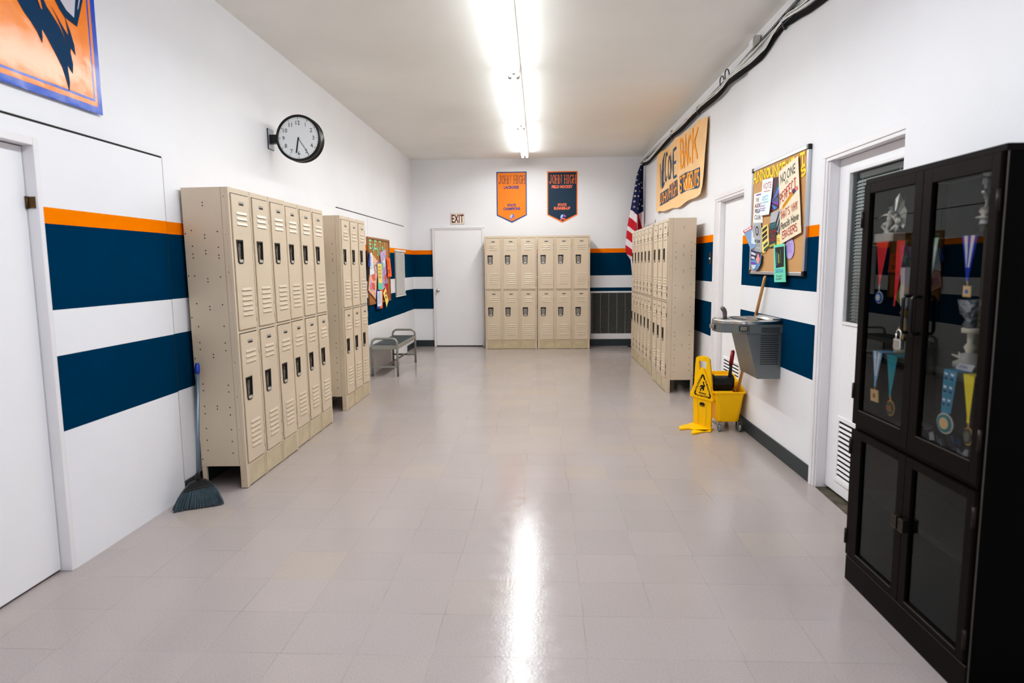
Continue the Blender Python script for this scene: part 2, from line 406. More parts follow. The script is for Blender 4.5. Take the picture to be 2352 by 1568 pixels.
for a, b in ((1.5, 3.93), (7.33, 10.955)): mb.box(XL-.001, XL+.009, a, b, PT-.004, PT+.008, GAP)

GRV = {WHITE: mat('groove_shade_white', (176, 172, 173), .8), BLUE: mat('groove_shade_blue', (0, 28, 46), .8), ORANGE: mat('groove_shade_orange', (196, 100, 0), .8)}  # darkened copies of the wall paints put the groove's shade into a thin strip
for a, b, mm in BB:
    if a < PT: mb.box(XL-.001, PX+.0012, 3.926, 3.931, max(a, .02), min(b, PT), GRV[mm])
structure(mb.build('trim_1'), 'dark gap line along the top of the boarded-over wall panels')
# back wall and the wall behind the camera
mb = MB(); wall_y(mb, YB, XL-.3, XR+.3, BB); structure(mb.build('wall_back', fix=False))
mb = MB(); wall_y(mb, YF, XL-.3, XR+.3, [(0, H, WHITE)]); structure(mb.build('wall_front', fix=False))
# right wall: far stretch, pier between the doors, near stretch
FB = bands(1.777, 1.70); MBN = bands(1.7155, 1.640)
E1, E2, E3 = 5.90, 4.212, 3.31
mb = MB()
wall_x(mb, XR, 6.87, YB, FB); wall_x(mb, XR, E1-.1, 6.87, [(0, H, WHITE)], 2.11)
wall_x(mb, XM, E2, E1, MBN); wall_y(mb, E1, XM, XR+.1, [(0, H, WHITE)]); wall_y(mb, E2, XM, XR+.1, [(0, H, WHITE)])
wall_x(mb, XM, E3-.1, E2, [(0, H, WHITE)], 2.10); wall_x(mb, XN, YF, E3, [(0, H, WHITE)]); wall_y(mb, E3, XN, XR+.1, [(0, H, WHITE)])
structure(mb.build('wall_right', fix=False))
# baseboards
def baseboard(name, x0, x1, y0, y1, h=.1, parent=None):
    m = MB(); m.box(x0, x1, y0, y1, 0, h, BASEB); return structure(m.build(name, bevel=.003))
baseboard('baseboard_left', XL-.002, XL+.01, 3.94, 6.9); baseboard('baseboard_left', XL-.002, XL+.012, 10.97, YB)
baseboard('baseboard_back', XL, -1.947, YB-.012, YB+.002, .115); baseboard('baseboard_back', -1.005, XR, YB-.012, YB+.002, .115)
baseboard('baseboard_right', XM-.012, XM+.002, E2+.02, E1, .11); baseboard('baseboard_right', XR-.012, XR+.002, 6.95, YB-.012, .11)


def frame4(m, lo, hi, a0, a1, b0, b1, w, mm, axis='x', wb=None, wt=None, w1=None):
    """rectangular frame: uprights run full height, rails sit between them"""
    B = (lambda p, q_, r_, s_: m.box(lo, hi, p, q_, r_, s_, mm)) if axis == 'x' else (lambda p, q_, r_, s_: m.box(p, q_, lo, hi, r_, s_, mm))
    wb = w if wb is None else wb; wt = w if wt is None else wt; w1 = w if w1 is None else w1
    B(a0, a0+w, b0, b1); B(a1-w1, a1, b0, b1)
    if wb: B(a0+w, a1-w1, b0, b0+wb)
    if wt: B(a0+w, a1-w1, b1-wt, b1)


# ---- doors
def casing(mb, frame_axis, x, y0, y1, h, w, prot, m, sides=(1, 1)):
    """stepped door casing on a plane of constant x (room side is -x when prot<0)"""
    for k, (a, b) in enumerate(((0, 1.), (.35, 1.6))):
        x1 = x+prot*b; ww = w*(1-a)
        lo, hi = min(x, x1), max(x, x1)
        if sides[0]: mb.box(lo, hi, y0-w, y0-w+ww, 0, h+w-ww, m)
        if sides[1]: mb.box(lo, hi, y1+w-ww, y1+w, 0, h+w-ww, m)
        mb.box(lo, hi, y0-w if sides[0] else y0, y1+w if sides[1] else y1, h+w-ww, h+w, m)


# door 1: the near left door, set back into its frame
mb = MB(); mb.box(XL-.085, XL-.042, DY0+.004, DY1-.031, .012, DH-.004, DOORW); d1 = structure(mb.build('door_1', bevel=.002), 'flat white door set back in the left wall')
mb = MB(); frame4(mb, XL-.11, PX+.001, DY0-.03, DY1+.0, 0, DH+.04, .028, TRIMW, wb=0, wt=.04)
mb.box(XL-.11, XL-.088, DY1-.05, DY1-.03, 0, DH, TRIMW); mb.box(XL-.14, XL-.1, DY0-.1, DY1+.1, 0, DH+.05, GAP)
mb.build('door_frame', d1, bevel=.003)
BRASS = mat('hinge_brass', (105, 82, 52), .45, .8)
for z in (1.775,):
    mb = MB(); mb.box(XL-.04, XL+.0, DY1-.033, DY1-.026, z-.026, z+.026, BRASS); mb.cyl((XL-.036, DY1-.036, z-.028), (XL-.036, DY1-.036, z+.028), .006, m=BRASS, n=10)
    mb.build('hinge', d1)
# door 2: exit door in the back wall
mb = MB(); mb.box(-1.903, -1.048, YB-.03, YB-.008, .016, 2.118, DOORW); mb.box(-1.90, -1.05, YB-.026, YB-.002, 0, .016, GAP)
d2 = structure(mb.build('door_2', bevel=.002), 'flat white door under the exit sign')
mb = MB()
frame4(mb, YB-.042, YB+.002, -1.945, -1.006, 0, 2.145, .04, TRIMW, 'y', wb=0, wt=.026)
mb.box(-1.952, -.999, YB-.05, YB+.002, 2.145, 2.16, TRIMW); mb.build('door_frame', d2, bevel=.004)
mb = MB(); k = (-1.857, YB-.03, 1.027)
mb.lathe([(.0, -.005), (.03, -.005), (.032, -.0), (.028, .004), (.012, .006), (.011, .03), (.024, .036), (.029, .048), (.026, .06), (.012, .066), (0, .067)], (0, 0, 0), CHROME, axis='y')
for i, p in enumerate(mb.v): mb.v[i] = Vector((k[0]+p.x, k[1]-p.y, k[2]+p.z))
mb.build('knob', d2)
# door 3: white door behind the mop bucket
XD3 = XR+.05
def louver(mb, x, y0, y1, z0, z1, n, fr=.025):
    frame4(mb, x-.008, x+.002, y0, y1, z0, z1, fr, DOORW)
    mb.box(x-.001, x+.001, y0+fr, y1-fr, z0+fr, z1-fr, GAP); s = (z1-z0-2*fr)/n
    for i in range(n):
        z = z0+fr+i*s
        mb.add([(x-.008, y0+fr, z), (x-.008, y1-fr, z), (x-.003, y1-fr, z+s*.52), (x-.003, y0+fr, z+s*.52)], [(0, 1, 2, 3)], DOORW)
mb = MB(); mb.box(XD3, XD3+.04, 5.86, 6.755, .015, 2.09, DOORW); mb.box(XD3+.04, XD3+.06, 5.7, 6.95, 0, 2.2, GAP); d3 = structure(mb.build('door_3', bevel=.002), 'white door behind the yellow mop bucket')
mb = MB(); casing(mb, 'x', XR, 5.9, 6.868, 2.10, .07, -.012, TRIMW, (0, 1)); mb.box(XR, XR+.1, 6.76, 6.872, 0, 2.12, TRIMW); mb.box(XR-.001, XR+.1, 5.86, 6.872, 2.092, 2.13, TRIMW)
mb.box(XR-.006, XR+.06, 6.835, 6.868, 0, 2.11, TRIMW); mb.build('door_frame', d3, bevel=.003)
mb = MB(); louver(mb, XD3-.001, 6.11, 6.66, .12, .525, 11); mb.build('louver_vent', d3)
# door 4: near right door with a window and blind
XD4 = XM+.06
mb = MB(); wy0, wy1, wz0, wz1 = 3.36, 4.06, 1.09, 2.018; dy0, dy1 = 3.26, 4.19
mb.box(XD4, XD4+.045, wy1, dy1, .02, 2.10, DOORW); mb.box(XD4, XD4+.045, dy0, wy0, .02, 2.10, DOORW); mb.box(XD4, XD4+.045, wy0, wy1, .02, wz0, DOORW); mb.box(XD4, XD4+.045, wy0, wy1, wz1, 2.10, DOORW)
d4 = structure(mb.build('door_4', bevel=.002), 'white door with a blind behind its window beside the trophy cabinet')
mb = MB(); casing(mb, 'x', XM, 3.3, 4.205, 2.095, .062, -.012, TRIMW, (0, 1)); mb.box(XM-.001, XD4+.1, 4.192, 4.215, 0, 2.12, TRIMW); mb.box(XM-.001, XD4+.1, 3.2, 4.215, 2.102, 2.12, TRIMW)
mb.build('door_frame', d4, bevel=.003)
mb = MB()
frame4(mb, XD4-.008, XD4+.02, wy0, wy1, wz0, wz1, .018, TRIMW)
mb.build('window_frame', d4, bevel=.002)
mb = MB(); mb.poly([(XD4+.012, wy0, wz1), (XD4+.012, wy1, wz1), (XD4+.012, wy1, wz0), (XD4+.012, wy0, wz0)], glass_mat('door_glass', (.80, .86, .86), .9)); mb.build('window_pane', d4, fix=False)
BLIND = mat('blind_white', (232, 230, 228), .5)
mb = MB(); nb = 42
for i in range(nb):
    z = wz0+.02+i*(wz1-wz0-.08)/nb; x = XD4+.04
    mb.add([(x-.007, wy0+.02, z), (x-.007, wy1-.022, z), (x+.005, wy1-.022, z+.0165), (x+.005, wy0+.02, z+.0165)], [(0, 1, 2, 3)], BLIND)
for y in (wy1-.1, wy0+.2): mb.cyl((XD4+.03, y, wz0+.02), (XD4+.03, y, wz1-.03), .0016, n=6, m=BLIND)
mb.box(XD4+.05, XD4+.075, wy0+.02, wy1-.022, wz1-.05, wz1-.02, BLIND); mb.build('window_blind', d4)
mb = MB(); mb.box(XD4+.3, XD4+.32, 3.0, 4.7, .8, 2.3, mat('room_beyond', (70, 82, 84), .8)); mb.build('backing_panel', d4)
mb = MB(); louver(mb, XD4-.001, 3.42, 4.045, .10, .515, 12); mb.build('louver_vent', d4)
mb = MB(); mb.poly([(XM-.035, E3, .002), (XM+.2, E3, .002), (XM+.2, E2, .002), (XM-.0, E2+.0, .002)], mat('worn_threshold', (92, 84, 72), .8, var=.6, scale=14, bump=.3, bscale=40)); structure(mb.build('floor_threshold'), 'dark worn threshold under the door with a window')
mb = MB(); casing(mb, 'x', XR, 10.45, 11.40, 2.10, .07, -.012, TRIMW, (0, 1)); structure(mb.build('trim_2', bevel=.003), 'white casing on the right wall above the far lockers')

# ================================================================== LOCKERS
LW, LH, LD, LEG = .915, 1.98, .305, .15
def louvers(mb, x0, x1, zs, y):
    for z in zs:
        a, b, c = .006, .012, .0055
        v = [(x0, y, z+b), (x1, y, z+b), (x1-.003, y-c, z-a), (x0+.003, y-c, z-a), (x0, y, z-a), (x1, y, z-a)]
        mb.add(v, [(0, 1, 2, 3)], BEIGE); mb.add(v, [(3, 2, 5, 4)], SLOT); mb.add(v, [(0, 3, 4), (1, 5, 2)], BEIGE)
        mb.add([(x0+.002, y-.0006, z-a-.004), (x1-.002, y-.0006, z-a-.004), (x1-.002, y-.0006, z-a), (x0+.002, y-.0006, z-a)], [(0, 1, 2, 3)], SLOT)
def shield(w, h, k): return [(-w, h), (w, h), (w*k, -h*.72), (w*.55, -h), (-w*.55, -h), (-w*k, -h*.72)]
def locker_proto():
    root = thing('locker_unit', '', 'locker', group='beige three-column school locker units')
    def box_body():
        m = MB(); t = .012
        m.box(t, LW-t, .021, LD, LH-t, LH, BEIGE); m.box(t, LW-t, .021, LD, LEG, LEG+t, BEIGE)
        m.box(0, t, .0205, LD, LEG, LH, BEIGE); m.box(LW-t, LW, .0205, LD, LEG, LH, BEIGE); m.box(t, LW-t, LD-t, LD, LEG+t, LH-t, BEIGE)
        m.box(.02, LW-.02, .021, .024, LEG, LH-.01, HOLE)
        for i in range(3):
            xa, xb = i*LW/3+.0255, (i+1)*LW/3-.0255
            m.box(xa, xb, .0004, .02, LH-.036, LH, BEIGE); m.box(xa, xb, .0004, .02, 1.034, 1.056, BEIGE); m.box(xa, xb, .0004, .02, LEG-.012, .163, BEIGE)
        for i in range(4):
            c = i*LW/3; a, b = max(0, c-.026), min(LW, c+.026)
            m.box(a, b, 0, .02, LEG, LH, BEIGE)
            if 0 < i < 3: m.box(c-.0015, c+.0015, -.0008, .001, 0.0, LH, SLOT)
        return m
    m = box_body()
    # rows of punched holes in both side panels, and the folded flange line
    for x in (-.0008, LW+.0008):
        for col, zs in ((.085, (1.70, 1.60, 1.55, 1.53, 1.41, 1.23, 1.09, .98, .93, .70, .655, .55, .50, .40, .32, .24)), (.17, (1.885, 1.865, 1.68, 1.66, 1.58, 1.56, 1.40, 1.38, 1.22, 1.20, .905, .885, .56, .54)), (.255, (1.71, 1.61, 1.56, 1.535, 1.42, 1.24, 1.09, .985, .94, .71, .665, .56, .51, .41, .33, .26)), (.295, (1.69, 1.42, 1.15, .88, .20))):
            for z in zs: m.add([(x, col+.0045*cos(a*pi/4), z+.0045*sin(a*pi/4)) for a in range(8)], [tuple(range(8))], HOLE)
        for z in (1.92, 1.68, 1.44, 1.18, .85, .62, .40, .05):
            m.add([(x, .03+.003*cos(a*pi/4), z+.003*sin(a*pi/4)) for a in range(8)], [tuple(range(8))], HOLE if z in (1.92, 1.44, .62) else CHROME)
        m.box(min(x, x*.999), max(x, x*.999)+.0004, .047, .0485, LEG, LH, SLOT)
    m.build('body', root, bevel=.0025)
    for i in range(3):
        m = MB(); c = i*LW/3; m.box(c+.022, c+LW/3-.022, .003, .012, .004, LEG-.012, BEIGE2); m.build('kick_plate', root, bevel=.002)
    for (x0, x1, y0, y1) in ((0, .03, 0, .045), (LW-.03, LW, 0, .045), (0, .02, LD-.03, LD), (LW-.02, LW, LD-.03, LD), (LW/3-.024, LW/3+.024, 0, .02), (2*LW/3-.024, 2*LW/3+.024, 0, .02)):
        m = MB(); m.box(x0, x1, y0, y1, 0, LEG, BEIGE2 if y1 < .03 else BEIGE); m.build('leg', root, bevel=.002)
    DW = .253
    for z0, z1 in ((1.060, 1.941), (.166, 1.031)):
        for i in range(3):
            c = i*LW/3+LW/6; x0, x1 = c-DW/2, c+DW/2
            hx, hz = x0+.074, z1-.370
            m = MB(); rect = lambda a, b, e, f, y: [(a, y, e), (b, y, e), (b, y, f), (a, y, f)]
            m.loft([rect(x0, x1, z0, z1, .012), rect(x0, x1, z0, z1, -.009), rect(hx-.041, hx+.041, hz-.07, hz+.07, -.009), rect(hx-.041, hx+.041, hz-.07, hz+.07, .012)], BEIGE, caps=False)
            # dark reveal round the door and thin line of its pressed edge
            for a, b, cc, d in ((x0-.003, x0, z0-.003, z1+.003), (x1, x1+.003, z0-.003, z1+.003), (x0-.003, x1+.003, z1, z1+.006), (x0-.003, x1+.003, z0-.003, z0)):
                m.add([(a, -.0012, cc), (b, -.0012, cc), (b, -.0012, d), (a, -.0012, d)], [(0, 1, 2, 3)], HOLE if z1 <= cc else SLOT)
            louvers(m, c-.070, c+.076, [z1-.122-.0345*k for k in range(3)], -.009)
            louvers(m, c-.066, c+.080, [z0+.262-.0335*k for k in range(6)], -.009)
            for zz in (z1-.1, z0+.1): m.cyl((x1-.004, -.008, zz-.035), (x1-.004, -.008, zz+.035), .0055, n=8, m=BEIGE)
            for zz in (z1-.14, z0+.06, z0+.14): m.box(x1+.0005, x1+.003, -.0095, -.004, zz-.02, zz+.02, HOLE)
            door = m.build('door', root, bevel=.0015)
            # recessed latch cup with a bright rim
            m = MB(); o = shield(.0475, .078, .86); inn = shield(.0385, .066, .84)
            P = lambda pts, y, dz=0: [(hx+a, y, hz+b+dz) for a, b in pts]
            m.loft([P(o, -.0085), P(o, -.0125), P(inn, -.0135, .003), P([(a*.92, b*.95) for a, b in inn], .002, .003)], STEELD, caps=False)
            m.add(P([(a*.94, b*.96) for a, b in inn], .0018, .003), [tuple(range(6))], mat('latch_cup_back', (146, 141, 134), .4, .45, var=.3, scale=60))
            m.add(P([(-.0475, -.078), (.0475, -.078), (.0475, .078), (-.0475, .078)], .0125), [(0, 1, 2, 3)], BLACKM)
            m.add([(hx-.032, -.013, hz-.05), (hx+.032, -.013, hz-.05), (hx+.022, -.0142, hz-.070), (hx-.022, -.0142, hz-.070)], [(0, 1, 2, 3)], mat('latch_tip', (188, 184, 176), .3, .2))
            m.add([(hx-.04, -.0132, hz+.073), (hx+.04, -.0132, hz+.073), (hx+.035, .0012, hz+.054), (hx-.035, .0012, hz+.054)], [(0, 1, 2, 3)], BLACK)
            m.box(hx-.010, hx-.002, -.011, .0015, hz+.034, hz+.056, CHROME); m.cyl((hx+.002, -.003, hz+.005), (hx+.002, .0015, hz+.005), .0045, n=8, m=CHROME); m.cyl((hx+.002, -.003, hz-.03), (hx+.002, .0015, hz-.03), .004, n=8, m=CHROME)
            m.build('handle', door)
            m = MB(); px, pz = c+.003, z1-.056; m.box(px-.033, px+.033, -.0115, -.008, pz-.011, pz+.013, mat('plate_grey', (176, 172, 166), .3, .4)); m.box(px-.030, px+.030, -.0125, -.0112, pz-.0095, pz+.0, BLACK)
            m.build('number_plate', door, bevel=.001)
    return root
LK = locker_proto()
tl = -.0105
lockers = [
    ((-1.962, 4.10, .0034), (tl, 0, pi/2), 'beige locker unit with its pierced side panel facing out, beside the broom'),
    ((-1.974, 5.018, .0034), (tl, 0, pi/2), 'beige locker unit on the left wall, joined to the one beside the broom'),
    ((-1.985, 6.415, 0), (0, 0, pi/2), 'beige locker unit on the left wall standing next to the grey bench'),
    ((-.967, 11.335, 0), (0, 0, 0), 'beige locker unit on the back wall beside the white exit door'),
    ((-.042, 11.335, 0), (0, 0, 0), 'beige locker unit on the back wall beside the wall grille'),
    ((1.441, 8.27, 0), (0, 0, -pi/2), 'locker unit of the right-hand row nearest the yellow floor sign'),
    ((1.470, 9.47, 0), (0, 0, -pi/2), 'middle locker unit of the right-hand row, second from the yellow floor sign'),
    ((1.470, 10.392, 0), (0, 0, -pi/2), 'beige locker unit of the right-hand row closest to the flag'),
]
for i, (l, r_, lb) in enumerate(lockers):
    if i == 0: LK.location = l; LK.rotation_euler = r_; LK['label'] = lb
    else: dup(LK, l, r_, lb)

def onp(px, py, p, n):
    d = C_R*((px-1176)/F_PX)-C_U*((py-784)/F_PX)+C_F; n = Vector(n)
    return C_P+d*((Vector(p)-C_P).dot(n)/d.dot(n))
def crop(sx, ox, oy):
    return lambda x, y: (ox+x/sx, oy+y/sx)

# ================================================================== CEILING LIGHTS
TUBE = mat('tube_glow', (248, 253, 252), .5, emit=24)
TUBE2 = mat('tube_glow_warm_up', (238, 246, 255), .5, emit=20)
FIXW = mat('fixture_white', (235, 232, 230), .4)
SOCK = mat('lamp_socket', (214, 208, 214), .4)
LIGHT_Y = [(6.47, 'fluorescent strip light at the near end of the visible row, cut by the top edge'), (8.815, 'middle fluorescent strip light of the ceiling row'), (11.16, 'fluorescent strip light closest to the pennants on the back wall')]
def strip_light(y0, label, hue=(.978, .99, .99)):
    t = thing('strip_light', label, 'ceiling light', (-.243, y0-1.17, H), group='fluorescent strip lights on the ceiling'); a, b = y0-2.34, y0-.012; x = -.243
    m = MB(t); m.prism([(x-.066, H), (x+.066, H), (x+.066, H-.02), (x+.05, H-.052), (x-.05, H-.052), (x-.066, H-.02)], a, b, FIXW, 'y'); m.build('housing', t, bevel=.003)
    for s in (-1, 1):
        m = MB(t); m.cyl((x+s*.036, a+.045, H-.078), (x+s*.036, b-.045, H-.078), .019, n=14, m=TUBE if y0 > 5 else TUBE2); m.build('tube', t)
    for y in (a+.022, b-.022):
        m = MB(t)
        for s in (-1, 1):
            m.box(x+s*.036-.014, x+s*.036+.014, y-.012, y+.012, H-.1, H-.05, SOCK); m.cyl((x+s*.036, y-.02, H-.078), (x+s*.036, y+.026, H-.078), .0205, n=12, m=STEEL)
        m.box(x-.02, x+.02, y-.018, y+.018, H-.062, H-.05, STEEL); m.build('lamp_socket', t, bevel=.002)
    al = bpy.data.lights.new('lamp_light', 'AREA'); al.shape = 'RECTANGLE'; al.size = .03; al.size_y = 2.2; al.energy = 29 if y0 > 5 else 25; al.color = hue
    ao = bpy.data.objects.new('lamp_light', al); COL.objects.link(ao); ao.location = (0, 0, -.088); ao.parent = t
    return t
for y, lb in LIGHT_Y: strip_light(y, lb)
for i, y in enumerate((4.125, 1.78)): strip_light(y, ['fluorescent strip light overhead, joining the one cut by the top edge', 'fluorescent strip light overhead, second before the one cut by the top edge'][i], (.90, .955, 1))
w = bpy.data.worlds.new('world'); scn.world = w; w.use_nodes = True; w.node_tree.nodes['Background'].inputs[0].default_value = (.5, .55, .65, 1); w.node_tree.nodes['Background'].inputs[1].default_value = .1
# unseen area lamp added before the closed rear wall, giving bluish daylight
ld = bpy.data.lights.new('daylight', 'AREA'); ld.shape = 'RECTANGLE'; ld.size = 3.4; ld.size_y = 2.2; ld.energy = 30; ld.color = (.80, .88, 1.0)
lo = bpy.data.objects.new('daylight', ld); COL.objects.link(lo); lo.location = (-.2, YF+.1, 1.7); lo.rotation_euler = (R(90), 0, 0)

# ================================================================== CLOCK
cx, cy, cz = -2.044, 5.55, 2.560
t = thing('wall_clock', 'round black double-sided clock on a wall bracket above the lockers', 'clock', (XL, 5.60, cz))
m = MB(t); RR = .193
m.lathe([(RR-.021, .004), (RR-.019, -.004), (RR-.006, -.007), (RR, 0), (RR+.001, .016), (RR-.006, .022), (RR-.006, .078), (RR+.001, .084), (RR, .1), (RR-.006, .107), (RR-.019, .104), (RR-.021, .096)], (0, 0, 0), BLACK, 48, 'y')
m.v = [m.inv@(Vector((cx, cy, cz))+root_matrix(t)@p) for p in m.v]; m.build('housing', t)
DIAL = mat('clock_dial', (226, 229, 231), .35); INK = mat('black_ink', (24, 26, 28), .5)
def face(y, sg):
    m = MB(t); P = lambda u, v, o=0: (cx+sg*u, y-sg*o, cz+v)
    m.add([P((RR-.02)*cos(2*pi*i/48), (RR-.02)*sin(2*pi*i/48)) for i in range(48)], [tuple(range(48))], DIAL)
    mp = lambda u, v: P(u, v, .0008)
    for i in range(60):
        a = 2*pi*i/60; r1 = RR-.026; r0 = r1-(.011 if i % 5 == 0 else .004); ribbon(m, [(r0*sin(a), r0*cos(a)), (r1*sin(a), r1*cos(a))], .0042 if i % 5 == 0 else .0018, mp, INK, 1, 1)
    for h in range(1, 13):
        a = 2*pi*h/12; s = str(h); hh = .034; w_ = hh*text_geo(s)[2]*(.95 if h != 1 else .8); u, v = .126*sin(a)*1.02, .126*cos(a)
        text(m, s, (u-w_/2, v-hh/2, u+w_/2, v+hh/2), mp, INK)
    m.build('dial', t, fix=False)
    for nm, d, L, w_, bk in (('hour_hand', (-.175, -.985), .122, .011, .004), ('minute_hand', (.53, -.85), .158, .0042, .0)):
        m = MB(t); mq = lambda u, v: P(u, v, .004 if nm == 'hour_hand' else .006)
        ribbon(m, [(-d[0]*bk, -d[1]*bk), (d[0]*L, d[1]*L)], w_, mq, INK, 1, 1); m.build(nm, t, fix=False)
face(cy+.003, 1); face(cy+.097, -1)
m = MB(t); yb = cy+.05
m.box(XL, XL+.008, yb-.06, yb+.06, cz-.085, cz+.085, BLACK); m.box(XL+.006, cx-RR+.012, yb-.035, yb+.035, cz-.035, cz+.035, BLACK)
m.add([(XL+.0085, yb-.058, cz-.08), (XL+.0085, yb+.058, cz-.08), (XL+.0085, yb+.058, cz+.08), (XL+.0085, yb-.058, cz+.08)], [(0, 1, 2, 3)], mat('bracket_grey', (150, 155, 168), .4)); m.build('bracket', t, bevel=.002)

# ================================================================== POSTER AND PENNANTS
q = crop(5.6, 0, 0); PXP = PX+.004
VIN = mat('poster_orange_vinyl', (240, 126, 4), .2, bump=.25, bscale=9, spec=.45); VBL = mat('poster_blue_vinyl', (0, 74, 186), .22, bump=.25, bscale=9, spec=.4)
VNV = mat('poster_navy', (0, 58, 92), .5, spec=.08); VGR = mat('poster_grey', (196, 192, 204), .4)
m = MB(); y0, y1, z0, z1 = 2.32, 3.408, 2.27, 3.26
P = lambda u, v, o=0: (PXP+.012*max(0, (v-.55))*max(0, u-.8)*8+.001+o+(XL-PX)*(1 if False else 0), y0+u*(y1-y0), z0+v*(z1-z0))
def prect(u0, v0, u1, v1, mm, o): m.grid(lambda a, b: P(u0+a*(u1-u0), v0+b*(v1-v0), o), 12, 12, mm)
prect(0, 0, 1, 1, VBL, 0); prect(.03, .035, .968, .965, VIN, .0006); prect(.045, .058, .952, .942, VBL, .0012); prect(.056, .07, .941, .93, VIN, .0018)
def pw(l, o): return [Vector((PXP+.004+o, p.y, p.z)) for p in (at(*q(x, y), x=PXP+.004) for x, y in l)]
A = [(190, -60), (300, 140), (400, 280), (480, 410), (545, 555), (550, 480), (540, 375), (600, 470), (700, 660), (800, 860), (850, 1010), (897, 1185), (902, 1060), (870, 845), (938, 950), (942, 830), (915, 700), (830, 480), (760, 330), (690, 220), (600, 80), (540, -60)]
B = [(640, 50), (700, 150), (800, 330), (882, 462), (858, 330), (835, 215), (905, 410), (955, 580), (972, 715), (912, 620), (903, 722), (880, 600), (800, 390), (720, 200)]
Cc = [(680, -60), (760, 110), (835, 225), (990, 345), (1010, 250), (1075, -60)]
G = [(735, -60), (850, 130), (950, 228), (968, -60)]; G2 = [(1015, -60), (990, 130), (1005, 110), (1035, -60)]
Ti = [(460, -60), (520, 110), (540, 120), (500, -60)]
for k, (l, mm) in enumerate(((A, VNV), (B, VNV), (Cc, VNV), (G, VGR), (G2, VGR), (Ti, VIN))): m.poly(pw(l, .0004*k), mm)
o = m.build('wall_poster', fix=False, at=(PXP, 2.9, 2.27)); tag(o, 'large glossy orange poster with navy jagged shapes and blue border above the door', 'poster')

EOR = mat('pennant_orange', (232, 124, 0), .6, var=.06, scale=6); ENV = mat('pennant_navy', (0, 44, 68), .6, var=.1, scale=6); EBL = mat('pennant_blue_edge', (16, 66, 130), .6)
TNV = mat('pennant_dark_ink', (22, 24, 62), .6); TBL = mat('pennant_blue_ink', (30, 52, 128), .6); TOR = mat('pennant_orange_ink', (246, 122, 42), .6); TPK = mat('pennant_coral', (236, 118, 84), .6)
LBL = mat('emblem_light_blue', (178, 206, 236), .5); MBL = mat('emblem_blue', (44, 80, 190), .5)
def pennant(x0, x1, z1, zs, zt, field, edge, t1, t2, top, mid, low, label):
    m = MB(); W, HH = x1-x0, z1-zt; s = (zs-zt)/HH
    def P(u, v, o=0): return (x0+u*W, YB-.006-o-.004*sin(u*pi)*(1-v), zt+v*HH)
    out = [(0, s), (.5, 0), (1, s), (1, 1), (0, 1)]; m.poly([P(*p) for p in out], edge); b = .032
    m.poly([P(u, v, .001) for u, v in [(b, s+.012), (.5, .026), (1-b, s+.012), (1-b, 1-.02), (b, 1-.02)]], field)
    mp = lambda u, v: P(u, v, .002)
    strokes(m, top, (.075, .765, .935, .925), mp, t1, .0085, W, HH, gap=.32, serif=.55)
    for s_, bx in mid: text(m, s_, bx, mp, t2, bold=.05)
    for s_, bx in low: text(m, s_, bx, mp, t2, bold=.05)
    e = lambda l, mm, k: m.poly([P(.5+a*.01, .105+c*.01, .0022+k*.0003) for a, c in l], mm)
    e([(-7, -5), (-6, 1), (-3, 5), (3, 6), (8, 5), (12, 2), (9, 1), (4, 0), (0, -2)], MBL, 0); e([(-6, -1), (-5, 3), (-2, 5), (2, 5), (3, 2), (0, 0), (-3, -2)], LBL, 1); e([(-2, 1), (0, 3), (1, 1)], MBL, 2)
    e([(5, 5), (7, 2), (12, 0), (11, 2), (8, 4)], TPK, 1); e([(-8, -7), (-4, -3), (1, -1.5), (7, -2), (13, -4), (6, -4.5), (0, -4.5)], TPK, 2)
    m.loft([[P(*p) for p in out], [Vector((P(*p)[0], YB+.001, P(*p)[2])) for p in out]], edge, caps=False)
    o = m.build('pennant', fix=False, at=((x0+x1)/2, YB, zt)); tag(o, label, 'pennant', 'championship pennants on the back wall')
pennant(-.769, -.228, 3.13, 2.365, 2.237, EOR, EBL, TNV, TBL, 'JOHN HIGH', [('LACROSSE', (.245, .665, .74, .725))], [('STATE', (.355, .315, .635, .37)), ('CHAMPIONS', (.215, .245, .78, .302))], 'orange pennant for lacrosse state champions on the back wall')
pennant(.136, .676, 3.126, 2.362, 2.227, ENV, TOR, TOR, TPK, 'JOHN HIGH', [('FIELD HOCKEY', (.15, .67, .84, .73))], [('STATE', (.35, .32, .64, .375)), ('RUNNER-UP', (.225, .25, .765, .308))], 'navy pennant for field hockey state runner-up on the back wall')

# exit sign
m = MB(); ex0, ex1, ez0, ez1 = -1.605, -1.356, 2.218, 2.413; MAR = mat('sign_maroon', (88, 14, 20), .5); SGN = mat('sign_cream', (238, 228, 212), .5)
m.box(ex0, ex1, YB-.012, YB+.001, ez0, ez1, SGN)
mp = lambda u, v: (ex0+u*(ex1-ex0), YB-.0135, ez0+v*(ez1-ez0))
text(m, 'EXIT', (.07, .13, .95, .88), mp, MAR, bold=.022)
for a in ((.02, .03, .98, .05), (.02, .95, .98, .97), (.02, .03, .035, .97), (.965, .03, .98, .97)): m.poly([mp(a[0], a[1]), mp(a[2], a[1]), mp(a[2], a[3]), mp(a[0], a[3])], mat('sign_rim', (120, 90, 80), .5))
tag(m.build('exit_sign', fix=False, at=(-1.48, YB, ez0)), 'cream exit sign with maroon letters above the back door', 'sign')

